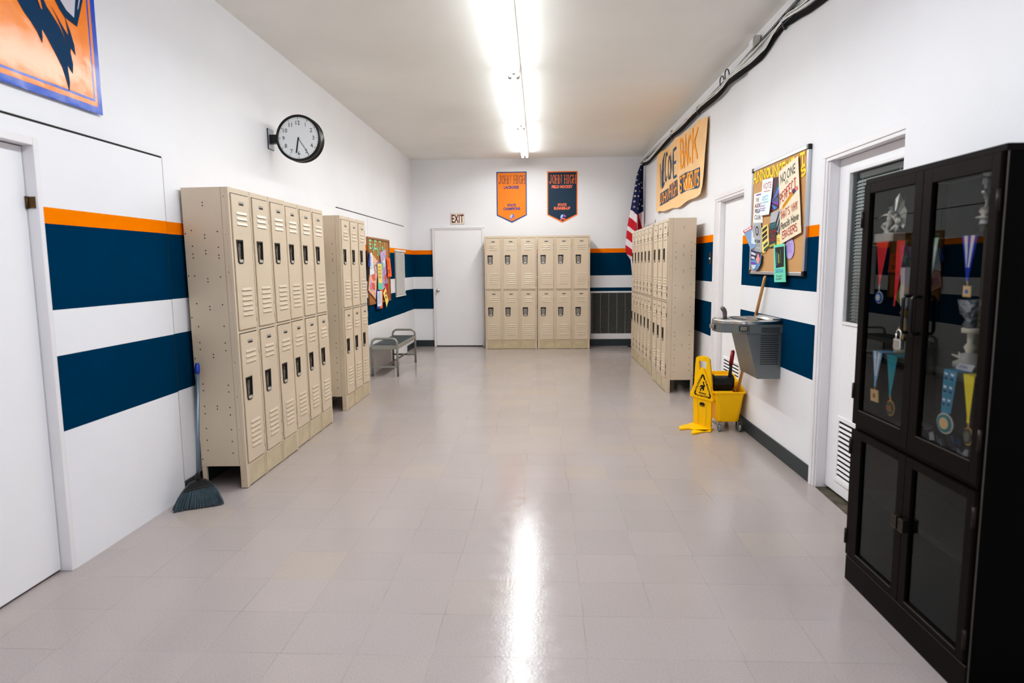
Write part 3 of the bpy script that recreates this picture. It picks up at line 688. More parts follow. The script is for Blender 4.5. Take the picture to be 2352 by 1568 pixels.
# wall grille
t = thing('wall_grille', 'large white framed air grille with dark slats low on the back wall', 'grille', (1.28, YB, .12)); gx0, gx1, gz0, gz1 = .905, 1.80, .125, .985
m = MB(t)
frame4(m, YB-.03, YB+.001, gx0, gx1, gz0, gz1, .022, TRIMW, 'y', wb=.1, wt=.022)
m.box(gx0-.006, gx1, YB-.034, YB+.001, gz1-.004, gz1+.01, TRIMW); m.build('frame', t, bevel=.003)
m = MB(t); SL = mat('grille_slat', (104, 104, 98), .5, var=.2, scale=30); m.box(gx0+.02, gx1-.02, YB-.002, YB, gz0+.1, gz1-.02, GAP); n = 44
for i in range(n):
    z = gz0+.1+i*(gz1-gz0-.12)/n; m.add([(gx0+.02, YB-.022, z), (gx1-.02, YB-.022, z), (gx1-.02, YB-.008, z+.0125), (gx0+.02, YB-.008, z+.0125)], [(0, 1, 2, 3)], SL)
m.build('slats', t)
for i in range(6):
    x = gx0+.175+i*.148-.13; m = MB(t); m.box(x-.0025, x+.0025, YB-.026, YB-.018, gz0+.1, gz1-.02, mat('mullion_grey', (160, 160, 158), .4)); m.build('mullion', t)

# light switch
t = thing('light_switch', 'dark switch plate on the blue stripe beside the right-hand lockers', 'switch', (XR, 7.09, 1.52))
m = MB(t); m.box(XR-.007, XR+.001, 7.045, 7.13, 1.462, 1.592, mat('switch_brown', (52, 40, 34), .4)); m.build('plate', t, bevel=.003)
m = MB(t); m.box(XR-.014, XR-.006, 7.068, 7.108, 1.515, 1.535, PLATEW); m.build('toggle', t, bevel=.002)

# ================================================================== WELCOME BANNER
KR = mat('kraft_paper', (244, 198, 144), .7, var=.05, scale=5); PBL = mat('poster_paint_blue', (0, 70, 108), .6); POR = mat('poster_paint_orange', (255, 158, 8), .6)
q = crop(6.2733, 1490, 250)
bc = [at(*q(*p), x=XR-.02) for p in ((140, 660), (862, 70), (815, 1245), (120, 1520))]
def wave(u, v): return .012*sin(u*9+v*3)*(.3+.7*abs(v-.5)*2)+.010+.05*max(0, u-.93)*8*max(0, .9-v)+.02*max(0, .12-v)*6*abs(sin(u*8))
mpw, WW, WH = quad_map(bc, (-1, 0, 0), .004, wave)
def edge(u, v):
    dv = (.014*sin(u*17)+.01*sin(u*31)) if v > .98 else 0
    if v < .02: dv = .02*sin(u*7+1)+.012*sin(u*19)
    return u, v+dv
m = MB(); m.grid(lambda u, v: mpw(*edge(u, v)), 60, 24, KR)
m2 = lambda u, v: mpw(u, v, .004); m3 = lambda u, v: mpw(u, v, .006)
# corners of the sheet run TL,TR,BR,BL as seen, so u grows toward the near end
def uv(x, y):
    tl, tr, br, bl = (140, 660), (862, 70), (815, 1245), (120, 1520)
    u = .5; v = .5
    for _ in range(12):
        def f(u, v): return [((bl[i]*(1-u)+br[i]*u)*(1-v)+(tl[i]*(1-u)+tr[i]*u)*v) for i in (0, 1)]
        p = f(u, v); a = [(f(u+1e-4, v)[i]-p[i])/1e-4 for i in (0, 1)]; b = [(f(u, v+1e-4)[i]-p[i])/1e-4 for i in (0, 1)]
        D = a[0]*b[1]-a[1]*b[0]; ex, ey = x-p[0], y-p[1]; u += (ex*b[1]-ey*b[0])/D; v += (a[0]*ey-a[1]*ex)/D
    return u, v
cmap = None
def cm(x, y, f): return f(*persp(x, y))
# the lettering was measured on the photo, so place it through the true wall plane
def persp(x, y):
    p = at(*q(x, y), x=XR-.02); tl, tr, br, bl = bc; u = (p.y-tl.y)/(tr.y-tl.y); v = .5
    for _ in range(6):
        zt_ = tl.z+(tr.z-tl.z)*u; zb_ = bl.z+(br.z-bl.z)*u; v = (p.z-zb_)/(zt_-zb_); yl = bl.y+(tl.y-bl.y)*v; yr = br.y+(tr.y-br.y)*v; u = (p.y-yl)/(yr-yl)
    return u, v
def painted(letters, tops, bots, mm, t, f, order=None):
    """hand-painted word: each letter fills the cell between x edges measured on the photo"""
    for ch, (xa, xb), (ta, tb), (ba, bb) in letters:
        A_, B_, C_, D_ = persp(xa, ta), persp(xb, tb), persp(xb, bb), persp(xa, ba)
        def cell(a, b): return tuple((D_[i]*(1-a)+C_[i]*a)*(1-b)+(A_[i]*(1-a)+B_[i]*a)*b for i in (0, 1))
        for st in SF[ch]: ribbon(m, [cell(*p) for p in st], t, f, mm, WW, WH)
WL = [('W', (183, 212), (800, 790), (1150, 1120)), ('E', (214, 238), (760, 640), (1130, 1080)), ('L', (226, 244), (690, 680), (1110, 1060)), ('C', (248, 282), (650, 620), (1060, 1010)), ('O', (292, 324), (690, 680), (1010, 1000)), ('M', (326, 368), (650, 640), (1000, 980)), ('E', (372, 420), (600, 560), (990, 960))]
painted(WL, 0, 0, PBL, .036, m2)
painted([('B', (484, 528), (450, 460), (850, 800)), ('A', (536, 584), (395, 380), (840, 800)), ('C', (594, 632), (420, 370), (760, 740)), ('K', (652, 722), (290, 280), (770, 700))], 0, 0, POR, .042, m2)
def block(pts, f): m.poly([f(*persp(*p)) for p in pts], PBL)
block([(190, 1220), (298, 1140), (300, 1330), (240, 1370), (190, 1400)], m2); block([(312, 1100), (425, 1015), (428, 1240), (304, 1320)], m2); block([(464, 975), (560, 915), (660, 885), (758, 835), (765, 1110), (740, 1140), (560, 1180), (478, 1225), (462, 1200)], m2)
painted([('J', (194, 214), (1240, 1225), (1370, 1355)), ('O', (218, 236), (1225, 1210), (1355, 1345)), ('H', (240, 264), (1210, 1195), (1345, 1335)), ('N', (270, 294), (1190, 1170), (1330, 1315))], 0, 0, POR, .022, m3)
painted([('H', (316, 340), (1110, 1090), (1290, 1275)), ('I', (346, 358), (1090, 1080), (1280, 1270)), ('G', (362, 388), (1075, 1060), (1265, 1250)), ('H', (394, 420), (1060, 1045), (1240, 1225))], 0, 0, POR, .022, m3)
painted([('S', (470, 502), (1000, 985), (1195, 1180)), ('T', (510, 546), (980, 960), (1170, 1150)), ('U', (552, 584), (960, 940), (1150, 1140)), ('D', (594, 622), (935, 925), (1130, 1120)), ('E', (630, 656), (930, 915), (1120, 1110)), ('N', (662, 694), (915, 900), (1120, 1105)), ('T', (698, 724), (905, 890), (1110, 1100)), ('S', (728, 754), (890, 875), (1100, 1090))], 0, 0, POR, .03, m3)
tag(m.build('welcome_banner', fix=False, at=(XR, 8.8, 2.24)), 'orange kraft paper banner painted welcome back students high on the right wall', 'banner')

# ================================================================== FLAG IN THE CORNER
q = crop(5.2273, 1420, 360); FY = 11.50
NAVY = mat('flag_navy', (10, 20, 74), .8); FRED = mat('flag_red', (182, 14, 34), .8); FWH = mat('flag_white', (226, 216, 220), .8)
LE = [(100, 266), (210, 226), (420, 190), (630, 152), (715, 135), (860, 110), (1060, 90), (1150, 92), (1240, 150), (1400, 164)]
RE = [(100, 291), (400, 300), (650, 300), (840, 303), (1400, 306)]
def itp(tb, y):
    for (a, p), (b, r_) in zip(tb, tb[1:]):
        if y <= b: return p+(r_-p)*(y-a)/(b-a)
    return tb[-1][1]
def fxy(u, v): cyy = 100+v*1300; a, b = itp(LE, cyy), itp(RE, cyy); return a+u*(b-a), cyy
def fpt(u, v, o=0):
    p = at(*q(*fxy(u, v)), y=FY); p.y += -o+(.075*cos(u*2*pi*1.25)+.03*sin(u*17+v*4))*min(1, v*1.4+.1)-.06*v; return p
def fcol(u, v):
    x, y = fxy(u, v); fold = 215 if y > 500 else 235
    bd = 630+70*(x-152)/63 if x < 215 else 700-45*(x-215)/85
    if y < bd: return NAVY
    if x < fold+(y-690)*.0:
        s = y-70*(x-itp(LE, y))/80
        for lim, c in ((720, FWH), (825, FRED), (875, FWH), (975, FRED), (1055, FWH), (1165, FRED)):
            if s < lim: return c
        return FWH
    qq = x-(215+(y-690)*.12)
    return FWH if qq < 0 else (FRED if qq < 35+(y-690)*.1 else FWH)
t = thing('flag', 'stars and stripes flag draped on its pole in the back right corner', 'flag', (1.80, 11.60, 0))
m = MB(t); m.grid(fpt, 80, 300, NAVY, mfn=fcol)
for sx, sy, r_ in ((232, 213, 13), (222, 278, 14), (277, 310, 13), (212, 345, 15), (246, 330, 13), (206, 410, 15), (257, 417, 16), (285, 372, 12), (199, 472, 16), (238, 475, 15), (192, 538, 17), (272, 515, 12), (254, 567, 18), (187, 603, 18), (231, 625, 17), (288, 590, 13), (270, 158, 10)):
    y = sy; a, b = itp(LE, y), itp(RE, y); pts = []
    for k in range(10):
        rr = r_*(1 if k % 2 == 0 else .4)*1.05; an = pi/2+k*pi/5; X, Y = sx+rr*cos(an)*.95, sy-rr*sin(an); a, b = itp(LE, Y), itp(RE, Y); pts.append(fpt(min(1, max(0, (X-a)/(b-a))), (Y-100)/1300, .006))
    c = sum(pts, Vector())/10
    m.add([c]+pts, [(0, k+1, (k+1) % 10+1) for k in range(10)], FWH)
m.build('cloth', t, fix=False)
m = MB(t); m.cyl((1.80, 11.60, .03), (1.80, 11.60, 3.2), .014, n=12, m=mat('pole_dark', (58, 54, 52), .4, .6)); m.build('pole', t)
m = MB(t); m.ball((1.80, 11.60, 3.225), .035, STEEL); m.tube([(1.80, 11.6, 3.2), (1.765, 11.56, 3.215), (1.745, 11.52, 3.205)], .012, 8, STEEL); m.build('finial', t)
m = MB(t); m.lathe([(0, .03), (.1, .03), (.13, .012), (.13, 0), (0, 0)], (1.70, 11.60, 0), mat('pole_dark', (58, 54, 52)), 20); m.lathe([(.03, .03), (.03, .05), (.0, .05)], (1.8, 11.6, 0), mat('pole_dark', (58, 54, 52)), 12); m.build('base', t)

# ================================================================== CABLES ALONG THE CEILING
t = thing('cable_bundle', 'bundle of black and white cables strung along the top of the right wall', 'cables', (XR, 7, 3.25))
q = crop(2.6133, 1050, 0); rg = random.Random(11)
low = [(1118, 985), (1150, 972), (1200, 915), (1290, 812), (1345, 775), (1400, 715), (1450, 662), (1530, 600), (1580, 556), (1625, 492), (1700, 440), (1790, 370), (1850, 310), (1900, 225), (1962, 142), (2040, 95), (2130, 40), (2190, -10), (2330, -130), (2700, -470)]
up = [(1118, 950), (1290, 800), (1480, 612), (1640, 440), (1760, 290), (1880, 160), (2030, -10), (2250, -250), (2600, -640)]
def path(pl, x, dz=0, jit=0., sub=4, yj=0.):
    pts = [at(*q(*p), x=x) for p in pl]; out = []
    for a, b in zip(pts, pts[1:]):
        for k in range(sub): out.append(a.lerp(b, k/sub)+Vector((rg.uniform(-jit, jit)*.6-.0, 0, rg.uniform(-jit, jit)+dz)))
    return out
def smooth(p, n=2):
    for _ in range(n): p = [p[0]]+[(p[i-1]+p[i]*2+p[i+1])/4 for i in range(1, len(p)-1)]+[p[-1]]
    return p
CB = mat('cable_black', (10, 11, 12), .6, spec=.15); CG = mat('cable_grey', (84, 88, 90), .5); CW = mat('cable_white', (240, 239, 238), .5)
def cable(pts, r, mm): m = MB(t); m.tube(smooth(pts), r, 6, mm); m.build('cable', t)
for k in range(4): cable(path(low, XM-.014-.006*k, -.022+.010*k, .007), .011, CB)
for k in range(3): cable(path(low, XM-.05, .03+.012*k, .012), .0045, [CW, CW, CW][k])
mid = [((a+c)/2, (b+d)/2) for (a, b), (c, d) in zip([(1118, 955), (1300, 795), (1500, 600), (1650, 445), (1780, 290), (1900, 170), (2060, 0), (2300, -230)], [(1118, 985), (1300, 805), (1500, 625), (1650, 470), (1800, 345), (1930, 190), (2100, 60), (2350, -150)])]
for k in range(8): cable(path(mid, XM-.012-.004*k, rg.uniform(-.03, .05), .02, 3), .0036, [CW, CW, CW, CG][k % 4])
for k in range(3): cable(path(up, XM-.012-.01*k, -.02-.012*k, .006), .0036, [CG, CB, CB][k])
for (bx, by) in ((1290, 808), (1590, 490), (1620, 450), (1970, 130), (1450, 660)):
    p = at(*q(bx, by), x=XM-.03); m = MB(t); m.tube([p+Vector((.02*cos(a), .004*sin(a), .055*sin(a))) for a in [2*pi*i/14 for i in range(15)]], .006, 6, CG, caps=False); m.build('cable_tie', t)
p = at(*q(1790, 262), x=XM-.04); m = MB(t); m.box(p.x-.012, p.x+.03, p.y-.03, p.y+.03, p.z-.02, p.z+.06, STEEL); m.build('bracket', t, bevel=.003)
# white strap of cabling slack lying against the wall

# ================================================================== EVENTS BOARD
CORK = cork_mat('cork', (204, 156, 106)); CORK2 = cork_mat('cork_dark', (176, 120, 62)); WOODF = mat('frame_oak', (146, 96, 50), .5, var=.2, scale=18)
ey0, ey1, ez0, ez1 = 8.535, 9.775, .955, 1.868
t = thing('cork_board', 'wood framed cork board with green cut-out letters on the left wall', 'bulletin board', (XL, 9.15, .955))
m = MB(t); m.box(PX-.001, PX+.012, ey0+.02, ey1-.02, ez0+.02, ez1-.02, CORK2); m.build('cork', t)
m = MB(t)
frame4(m, PX-.001, PX+.024, ey0, ey1, ez0, ez1, .03, WOODF)
m.build('frame', t, bevel=.004)
q = crop(8.7125, 830, 535); MINT = mat('paper_mint', (140, 220, 176), .6); EX = PX+.014
for ch, x0, ya, x1, yb in (('E', 155, 140, 195, 305), ('V', 215, 228, 256, 388), ('E', 258, 155, 300, 318), ('N', 315, 290, 357, 452), ('T', 353, 172, 387, 330), ('S', 408, 275, 440, 372), ('!', 440, 183, 468, 318)):
    m = MB(t); a, b = at(*q(x0, yb), x=EX), at(*q(x1, ya), x=EX)
    yw = b.y-a.y; zc = at(*q((x0+x1)/2, yb-4), x=EX).z; zt_ = at(*q((x0+x1)/2, ya+4), x=EX).z
    for st in SF[ch]:
        mp = lambda u, v: (EX+.002, a.y+.01+u*(yw-.02), zc+v*(zt_-zc)); ribbon(m, st, .024, mp, MINT, yw, zt_-zc)
        for e, q2 in ((st[0], st[1]), (st[-1], st[-2])):
            if ch in 'VNTE' and abs(e[1]-q2[1]) > abs(e[0]-q2[0]): ribbon(m, [(e[0]-.15, e[1]), (e[0]+.15, e[1])], .016, mp, MINT, yw, zt_-zc)
    m.build('letter', t, fix=False)
def C(*l, x): return [at(*q(*p), x=x) for p in l]
pB, pO, pP, pL, pY, pT, pR, pW = [mat('paper_'+n, c, .65) for n, c in (('blue', (20, 62, 150)), ('orange', (250, 104, 40)), ('peach', (240, 186, 160)), ('lavender', (200, 172, 214)), ('yellow', (248, 218, 120)), ('teal', (104, 206, 172)), ('red', (178, 24, 52)), ('pale', (226, 234, 242)))]
pCo, pVi, pGr, pKh = mat('crayon_coral', (226, 104, 84), .7), mat('crayon_violet', (128, 104, 180), .7), mat('pencil_grey', (90, 96, 120), .7), mat('crayon_green', (136, 170, 150), .7)
GE = 'papers pinned to the events board'; bl = lambda k: (lambda u, v: k*(4*(u-.5)**2*.5+(1-v)*.6))
E1_ = EX+.003; LN = (1, 0, 0)
def drawing(c1, c2, seed):
    rg = random.Random(seed); it = []
    for k in range(7):
        a, b = rg.uniform(.15, .8), rg.uniform(.1, .9); r_ = rg.uniform(.06, .16)
        it.append(('l', [(a+r_*cos(2*pi*i/14)*1.2, b+r_*.7*sin(2*pi*i/14)) for i in range(15)], .005, [c1, c2, pVi, pKh][k % 4]))
    for k in range(5):
        b = .12+.17*k; it.append(('l', [(.08+.84*i/10, b+.05*sin(i*1.3+k)) for i in range(11)], .0045, [c2, c1, pVi, pKh, pGr][k]))
    return it
sheet('flyer', 'peach flyer with red and violet crayon drawing pinned left on the events board', 'flyer', C((195, 400), (330, 565), (285, 1325), (140, 1145), x=E1_+.0085), LN, pP, [('p', [(.35, .5), (.75, .62), (.8, .46), (.5, .36), (.3, .4)], pCo), ('p', [(.3, .28), (.75, .36), (.85, .2), (.45, .14)], pCo), ('p', [(.1, .83), (.7, .72), (.72, .66), (.1, .76)], pKh), ('p', [(.1, .35), (.35, .3), (.4, .12), (.15, .18)], pL)]+drawing(pCo, pVi, 4), group=GE)
sheet('flyer', 'lavender flyer with a grey oval sketch pinned right on the events board', 'flyer', C((375, 395), (483, 322), (524, 1010), (428, 1140), x=E1_+.0085), LN, pL, [('p', [(.55+.22*cos(a*pi/8), .68+.15*sin(a*pi/8)) for a in range(16)], pW), ('p', [(.45, .3), (.95, .33), (.9, .17), (.45, .15)], pCo), ('p', [(.05, .75), (.4, .68), (.4, .5), (.1, .52)], pKh)]+drawing(pVi, pGr, 9), group=GE)
sheet('flyer', 'blue paper slip sticking out past the left edge of the events board', 'flyer', C((146, 335), (166, 430), (142, 690), (102, 640), x=E1_+.011), LN, pB, group=GE, bulge=bl(.02))
sheet('flyer', 'plain pale flyer with grey writing overlapping the blue slip', 'flyer', C((155, 415), (202, 395), (230, 810), (145, 860), x=E1_+.014), LN, pW, scribble((.15, .25, .85, .85), 5, pGr, .004), group=GE, bulge=bl(.015))
sheet('flyer', 'bright orange flyer hanging over the right edge of the events board', 'flyer', C((488, 497), (560, 500), (580, 870), (505, 880), x=E1_+.012), LN, pO, [('t', 'D', (.3, .55, .62, .85), mat('ink_brown', (90, 36, 20), .7))]+scribble((.2, .15, .85, .4), 2, mat('ink_brown', (90, 36, 20), .7), .01), group=GE, bulge=bl(.02))
sheet('flyer', 'yellow note on a teal and violet backing in the middle of the events board', 'flyer', C((308, 582), (405, 590), (427, 1130), (340, 1130), x=E1_+.0135), LN, pT, [('r', (0, .96, 1, 1), pVi), ('r', (0, .25, .07, 1), pVi), ('r', (.1, .24, .93, .95), pY)]+scribble((.25, .4, .8, .9), 4, mat('ink_gold', (200, 150, 60), .7), .012), group=GE)
sheet('flyer', 'half blue half orange card with a white note at the bottom of the events board', 'flyer', C((300, 1135), (430, 1130), (424, 1500), (312, 1525), x=E1_+.0135), LN, pB, [('r', (.5, 0, 1, 1), pO), ('r', (.1, .13, .85, .92), pW)]+scribble((.2, .25, .75, .85), 8, pGr, .0035), group=GE)
sheet('flyer', 'dark red zigzag-edged paper behind the yellow kite on the events board', 'flyer', C((463, 1015), (535, 1000), (546, 1370), (498, 1310), x=E1_+.0105), LN, pR, group=GE, outline=[(0, .1), (.12, .2), (.05, .3), (.2, .42), (.08, .55), (.2, .68), (.05, .8), (0, 1), (1, 1), (1, 0), (.5, 0)])
sheet('flyer', 'yellow kite-shaped paper with dark spots at the lower right of the events board', 'flyer', C((435, 1065), (545, 1065), (545, 1490), (435, 1490), x=E1_+.016), LN, pY, [('p', [(.5+.1*cos(a*pi/5), .66+.07*sin(a*pi/5)) for a in range(10)], INK), ('p', [(.5+.09*cos(a*pi/5), .48+.06*sin(a*pi/5)) for a in range(10)], INK)], group=GE, outline=[(.42, 1), (.52, .85), (.6, .8), (.66, .66), (.74, .6), (.8, .46), (.95, .4), (.96, .3), (.62, 0), (.3, .4), (0, .68), (.15, .75), (.2, .82), (.35, .88)])

# small window blind hung on the left wall
t = thing('window_blind', 'white slatted mini blind hanging on the left wall beside the cork board', 'blind', (PX, 10.52, .98)); by0, by1, bz0, bz1 = 10.17, 10.865, .985, 1.737
m = MB(t); m.box(PX, PX+.035, by0-.02, by1+.03, bz1-.03, bz1, BLIND); m.build('head_rail', t, bevel=.003)
m = MB(t); n = 36
for i in range(n):
    z = bz0+.03+i*(bz1-bz0-.065)/n; m.add([(PX+.026, by0, z), (PX+.026, by1, z), (PX+.008, by1, z+.016), (PX+.008, by0, z+.016)], [(0, 1, 2, 3)], BLIND)
m.box(PX+.002, PX+.004, by0+.005, by1-.005, bz0+.02, bz1-.02, mat('blind_shade', (180, 176, 174), .6)); m.build('slats', t)
m = MB(t); m.box(PX+.005, PX+.03, by0, by1+.01, bz0, bz0+.022, BLIND); m.build('bottom_rail', t, bevel=.003)
m = MB(t)
for y in (by0+.15, by1-.15): m.cyl((PX+.03, y, bz0+.02), (PX+.03, y, bz1-.02), .0025, n=6, m=BLIND)
m.build('cord', t)

# ================================================================== ANNOUNCEMENTS BOARD
q = crop(4.6118, 1700, 320); ay0, ay1, az0, az1 = 4.478, 5.626, 1.379, 2.252; AX = XM-.016; ALU = mat('frame_aluminium', (196, 198, 204), .32, .85)
t = thing('announcement_board', 'aluminium framed cork board with yellow announcement letters on the right wall', 'bulletin board', (XM, 5.05, az0))
m = MB(t); m.box(AX, XM+.001, ay0+.01, ay1-.01, az0+.01, az1-.01, CORK); m.build('cork', t)
m = MB(t)
frame4(m, AX-.008, XM+.001, ay0, ay1, az0, az1, .026, ALU)
m.build('frame', t, bevel=.004)
for a, b in ((ay0, az0), (ay0, az1), (ay1, az0), (ay1, az1)):
    m = MB(t); s1 = 1 if a == ay0 else -1; s2 = 1 if b == az0 else -1
    m.box(AX-.011, XM+.001, min(a-s1*.003, a+s1*.036), max(a-s1*.003, a+s1*.036), min(b-s2*.003, b+s2*.036), max(b-s2*.003, b+s2*.036), BLACK); m.build('corner_cap', t, bevel=.006)
YEL = mat('paper_bright_yellow', (252, 214, 10), .55); LX = AX-.003
for ch, x0, t0_, x1, t1_, b0_, b1_ in (('A', 137, 345, 180, 318, 482, 470), ('N', 186, 335, 226, 320, 452, 446), ('N', 232, 322, 272, 305, 435, 425), ('O', 278, 310, 312, 292, 410, 400), ('U', 314, 300, 356, 270, 405, 398), ('N', 358, 280, 404, 262, 398, 392), ('C', 410, 265, 444, 240, 385, 372), ('E', 446, 250, 482, 230, 372, 362), ('M', 486, 235, 532, 205, 360, 345), ('E', 536, 208, 572, 188, 340, 330), ('N', 576, 190, 620, 165, 330, 318), ('T', 634, 150, 690, 124, 312, 300), ('S', 640, 290, 700, 240, 415, 360)):
    m = MB(t); A_, B_, C_, D_ = [at(*q(*p), x=LX) for p in ((x0, t0_), (x1, t1_), (x1, b1_), (x0, b0_))]
    def mp(u, v): return (D_*(1-u)+C_*u)*(1-v)+(A_*(1-u)+B_*u)*v
    wm_, hm_ = (B_-A_).length, (A_-D_).length
    for st in SF[ch]:
        st = [(.1+.8*p[0], .08+.84*p[1]) for p in st]; ribbon(m, st, .0185, mp, YEL, wm_, hm_)
        for e, q2 in ((st[0], st[1]), (st[-1], st[-2])):
            if ch not in 'OCS' and abs(e[1]-q2[1])*hm_ > abs(e[0]-q2[0])*wm_: ribbon(m, [(e[0]-.15, e[1]), (e[0]+.15, e[1])], .012, mp, YEL, wm_, hm_)
            elif ch in 'SCET': ribbon(m, [(e[0], e[1]-.1), (e[0], e[1]+.1)], .013, mp, YEL, wm_, hm_)
    m.build('letter', t, fix=False)
RN = (-1, 0, 0); GA = 'papers pinned to the announcement board'; A1 = AX-.003
CRM = mat('paper_cream', (240, 226, 196), .5); IRED = mat('ink_red', (186, 42, 38), .6); GRY = mat('paper_grey', (176, 178, 182), .6); DRK = mat('paper_charcoal', (44, 50, 56), .6); MAG = mat('ink_wine', (120, 20, 60), .6); CY = mat('ink_sky', (150, 210, 225), .6); LIL = mat('paper_lilac', (190, 168, 224), .6); PUR = mat('ink_purple', (120, 60, 170), .6); GRN = mat('print_green', (40, 84, 70), .6); BLU = mat('print_blue', (60, 120, 210), .6); PINK = mat('print_pink', (232, 150, 140), .6); GLD = mat('print_gold', (248, 178, 50), .6); PIN = mat('pin_green', (20, 70, 40), .4)
sheet('flyer', 'white audio visual club flyer at the left of the announcement board', 'flyer', C((150, 578), (236, 552), (240, 885), (138, 885), x=A1), RN, PAPER, [('t', 'THE', (.22, .7, .62, .83), INK), ('t', 'AUDIO', (.12, .51, .92, .65), MAG, dict(bold=.02)), ('t', 'VISUAL', (.14, .33, .92, .47), mat('ink_navy', (30, 40, 90), .6), dict(bold=.02)), ('t', 'CLUB', (.16, .12, .8, .27), INK), ('r', (.3, .91, .85, .95), PUR)], group=GA)
sheet('flyer', 'dark sheet of blue violet and green rays behind the vote flyer', 'flyer', C((346, 410), (422, 392), (406, 725), (328, 772), x=A1), RN, mat('print_plum', (74, 30, 54), .6), [('p', [(0, .3), (1, .75), (1, .6)], BLU), ('p', [(0, .3), (1, .6), (1, .5)], PUR), ('p', [(0, .3), (1, .5), (1, .4)], GRN), ('p', [(0, .3), (1, .38), (1, .2)], mat('print_slate', (60, 80, 130), .6)), ('p', [(0, .3), (1, .2), (1, .08)], PUR), ('p', [(0, .3), (.9, .9), (1, .76)], GRN), ('p', [(0, .25), (.9, .02), (.5, 0)], BLU)], group=GA)
sheet('flyer', 'white vote flyer with a red heading on the announcement board', 'flyer', C((236, 432), (351, 402), (322, 795), (222, 808), x=A1-.004), RN, mat('paper_cool', (232, 242, 244), .6), [('t', 'VOTE', (.13, .73, .9, .9), IRED), ('r', (.22, .655, .82, .672), IRED)]+scribble((.1, .32, .85, .56), 3, CY, .006)+scribble((.05, .1, .6, .3), 3, PUR, .004), group=GA, bulge=lambda u, v: .012*(1-v)**2)
sheet('flyer', 'cream poster about nobody being perfect with a pencil drawing on the announcement board', 'flyer', C((414, 348), (621, 173), (655, 985), (436, 1112), x=A1-.008), RN, CRM, [('t', 'NO ONE', (.1, .81, .86, .94), INK, dict(bold=.01, shear=.03)), ('t', 'IS', (.36, .755, .5, .80), INK), ('s', 'PERFECT', (.05, .55, .87, .675), IRED, .009, dict(gap=.3, slope=.09)), ('p', [(.16, .505), (.66, .60), (.74, .545), (.22, .45)], GLD), ('p', [(.03, .455), (.16, .505), (.22, .45)], mat('pencil_wood', (236, 190, 140), .6)), ('p', [(.03, .455), (.075, .473), (.09, .453)], INK), ('p', [(.66, .60), (.79, .622), (.86, .567), (.74, .545)], mat('ink_indigo', (50, 44, 84), .6)), ('p', [(.79, .622), (.88, .632), (.95, .60), (.93, .575), (.86, .567)], mat('eraser_pink', (228, 110, 110), .6)), ('l', [(.19, .487), (.68, .582)], .004, mat('pencil_edge', (190, 120, 20), .6)), ('l', [(.2, .468), (.71, .564)], .004, mat('pencil_edge', (190, 120, 20), .6)), ('s', "THAT'S WHY", (.05, .33, .9, .43), IRED, .0065, dict(gap=.32)), ('t', 'Pencils Have', (.06, .185, .93, .285), INK, dict(shear=.02)), ('s', 'ERASERS', (.12, .055, .84, .15), IRED, .0065, dict(gap=.3))], group=GA, bulge=lambda u, v: .004+.01*u*(1-u))
sheet('flyer', 'red and blue photo flyer slipping out at the left edge of the announcement board', 'flyer', C((58, 968), (135, 908), (190, 1130), (138, 1165), x=A1-.001), RN, mat('print_haze', (120, 150, 190), .6), [('p', [(0, .86), (0, 1), (1, 1), (1, .86)], IRED), ('r', (.1, .89, .22, .975), PAPER), ('r', (.26, .885, .36, .97), PAPER), ('r', (.4, .89, .52, .975), PAPER), ('r', (.56, .885, .64, .97), PAPER), ('r', (.68, .89, .82, .975), PAPER), ('p', [(.35, .25), (.8, .82), (1, .5), (.8, .1)], mat('print_ice', (206, 220, 232), .6)), ('p', [(.7, .4), (.9, .7), (1, .5), (.9, .3)], PINK)], group=GA, bulge=lambda u, v: .02*(1-u))
sheet('flyer', 'grey club flyer with a round dark emblem below the audio visual flyer', 'flyer', C((131, 886), (222, 880), (228, 1200), (143, 1180), x=A1-.006), RN, GRY, [('p', [(.53+.2*cos(a*pi/8), .72+.17*sin(a*pi/8)) for a in range(16)], DRK), ('p', [(.53+.12*cos(a*pi/8), .72+.1*sin(a*pi/8)) for a in range(16)], GRY), ('t', 'N', (.46, .67, .6, .77), INK), ('l', arc(.53, .72, .36, .24, 130, 230, 8), .004, INK), ('l', arc(.53, .72, .36, .24, -50, 50, 8), .004, INK), ('t', 'A.E CLUB', (.2, .32, .85, .42), INK, dict(bold=.03)), ('r', (.15, .26, .88, .27), DRK), ('r', (.15, .2, .88, .21), DRK), ('t', '* * *', (.3, .06, .78, .1), INK)], group=GA)
sheet('flyer', 'blue rounded photo card with reaching hands at the lower left of the announcement board', 'flyer', C((130, 1160), (243, 1190), (232, 1392), (126, 1392), x=A1-.006), RN, mat('print_steel', (90, 140, 190), .5), [('p', [(.02, .98), (.95, .9), (.9, .62), (.02, .5)], mat('print_navy', (24, 40, 86), .5)), ('r', (.06, .77, .14, .88), PAPER), ('r', (.16, .76, .23, .87), PAPER), ('r', (.25, .76, .33, .86), PAPER), ('r', (.35, .75, .42, .85), PAPER), ('r', (.44, .75, .5, .84), PAPER), ('r', (.1, .57, .17, .68), PAPER), ('r', (.19, .57, .25, .67), PAPER), ('r', (.27, .56, .34, .67), PAPER), ('r', (.36, .56, .42, .66), PAPER), ('p', [(.55, .6), (.66, .72), (.6, .9), (.72, .78), (.8, .92), (.86, .75), (.95, .6), (.8, .35), (.65, .42)], PINK), ('p', [(.06, .42), (.55, .38), (.5, .3), (.06, .33)], PUR), ('p', [(.1, .28), (.6, .3), (.5, .12), (.25, .08)], mat('print_ice', (206, 220, 232), .6))], group=GA, outline=[(.0, .3), (.1, .12), (.3, .02), (.5, 0), (.75, .1), (.93, .3), (1, .55), (1, .88), (0, 1)], bulge=lambda u, v: .012)
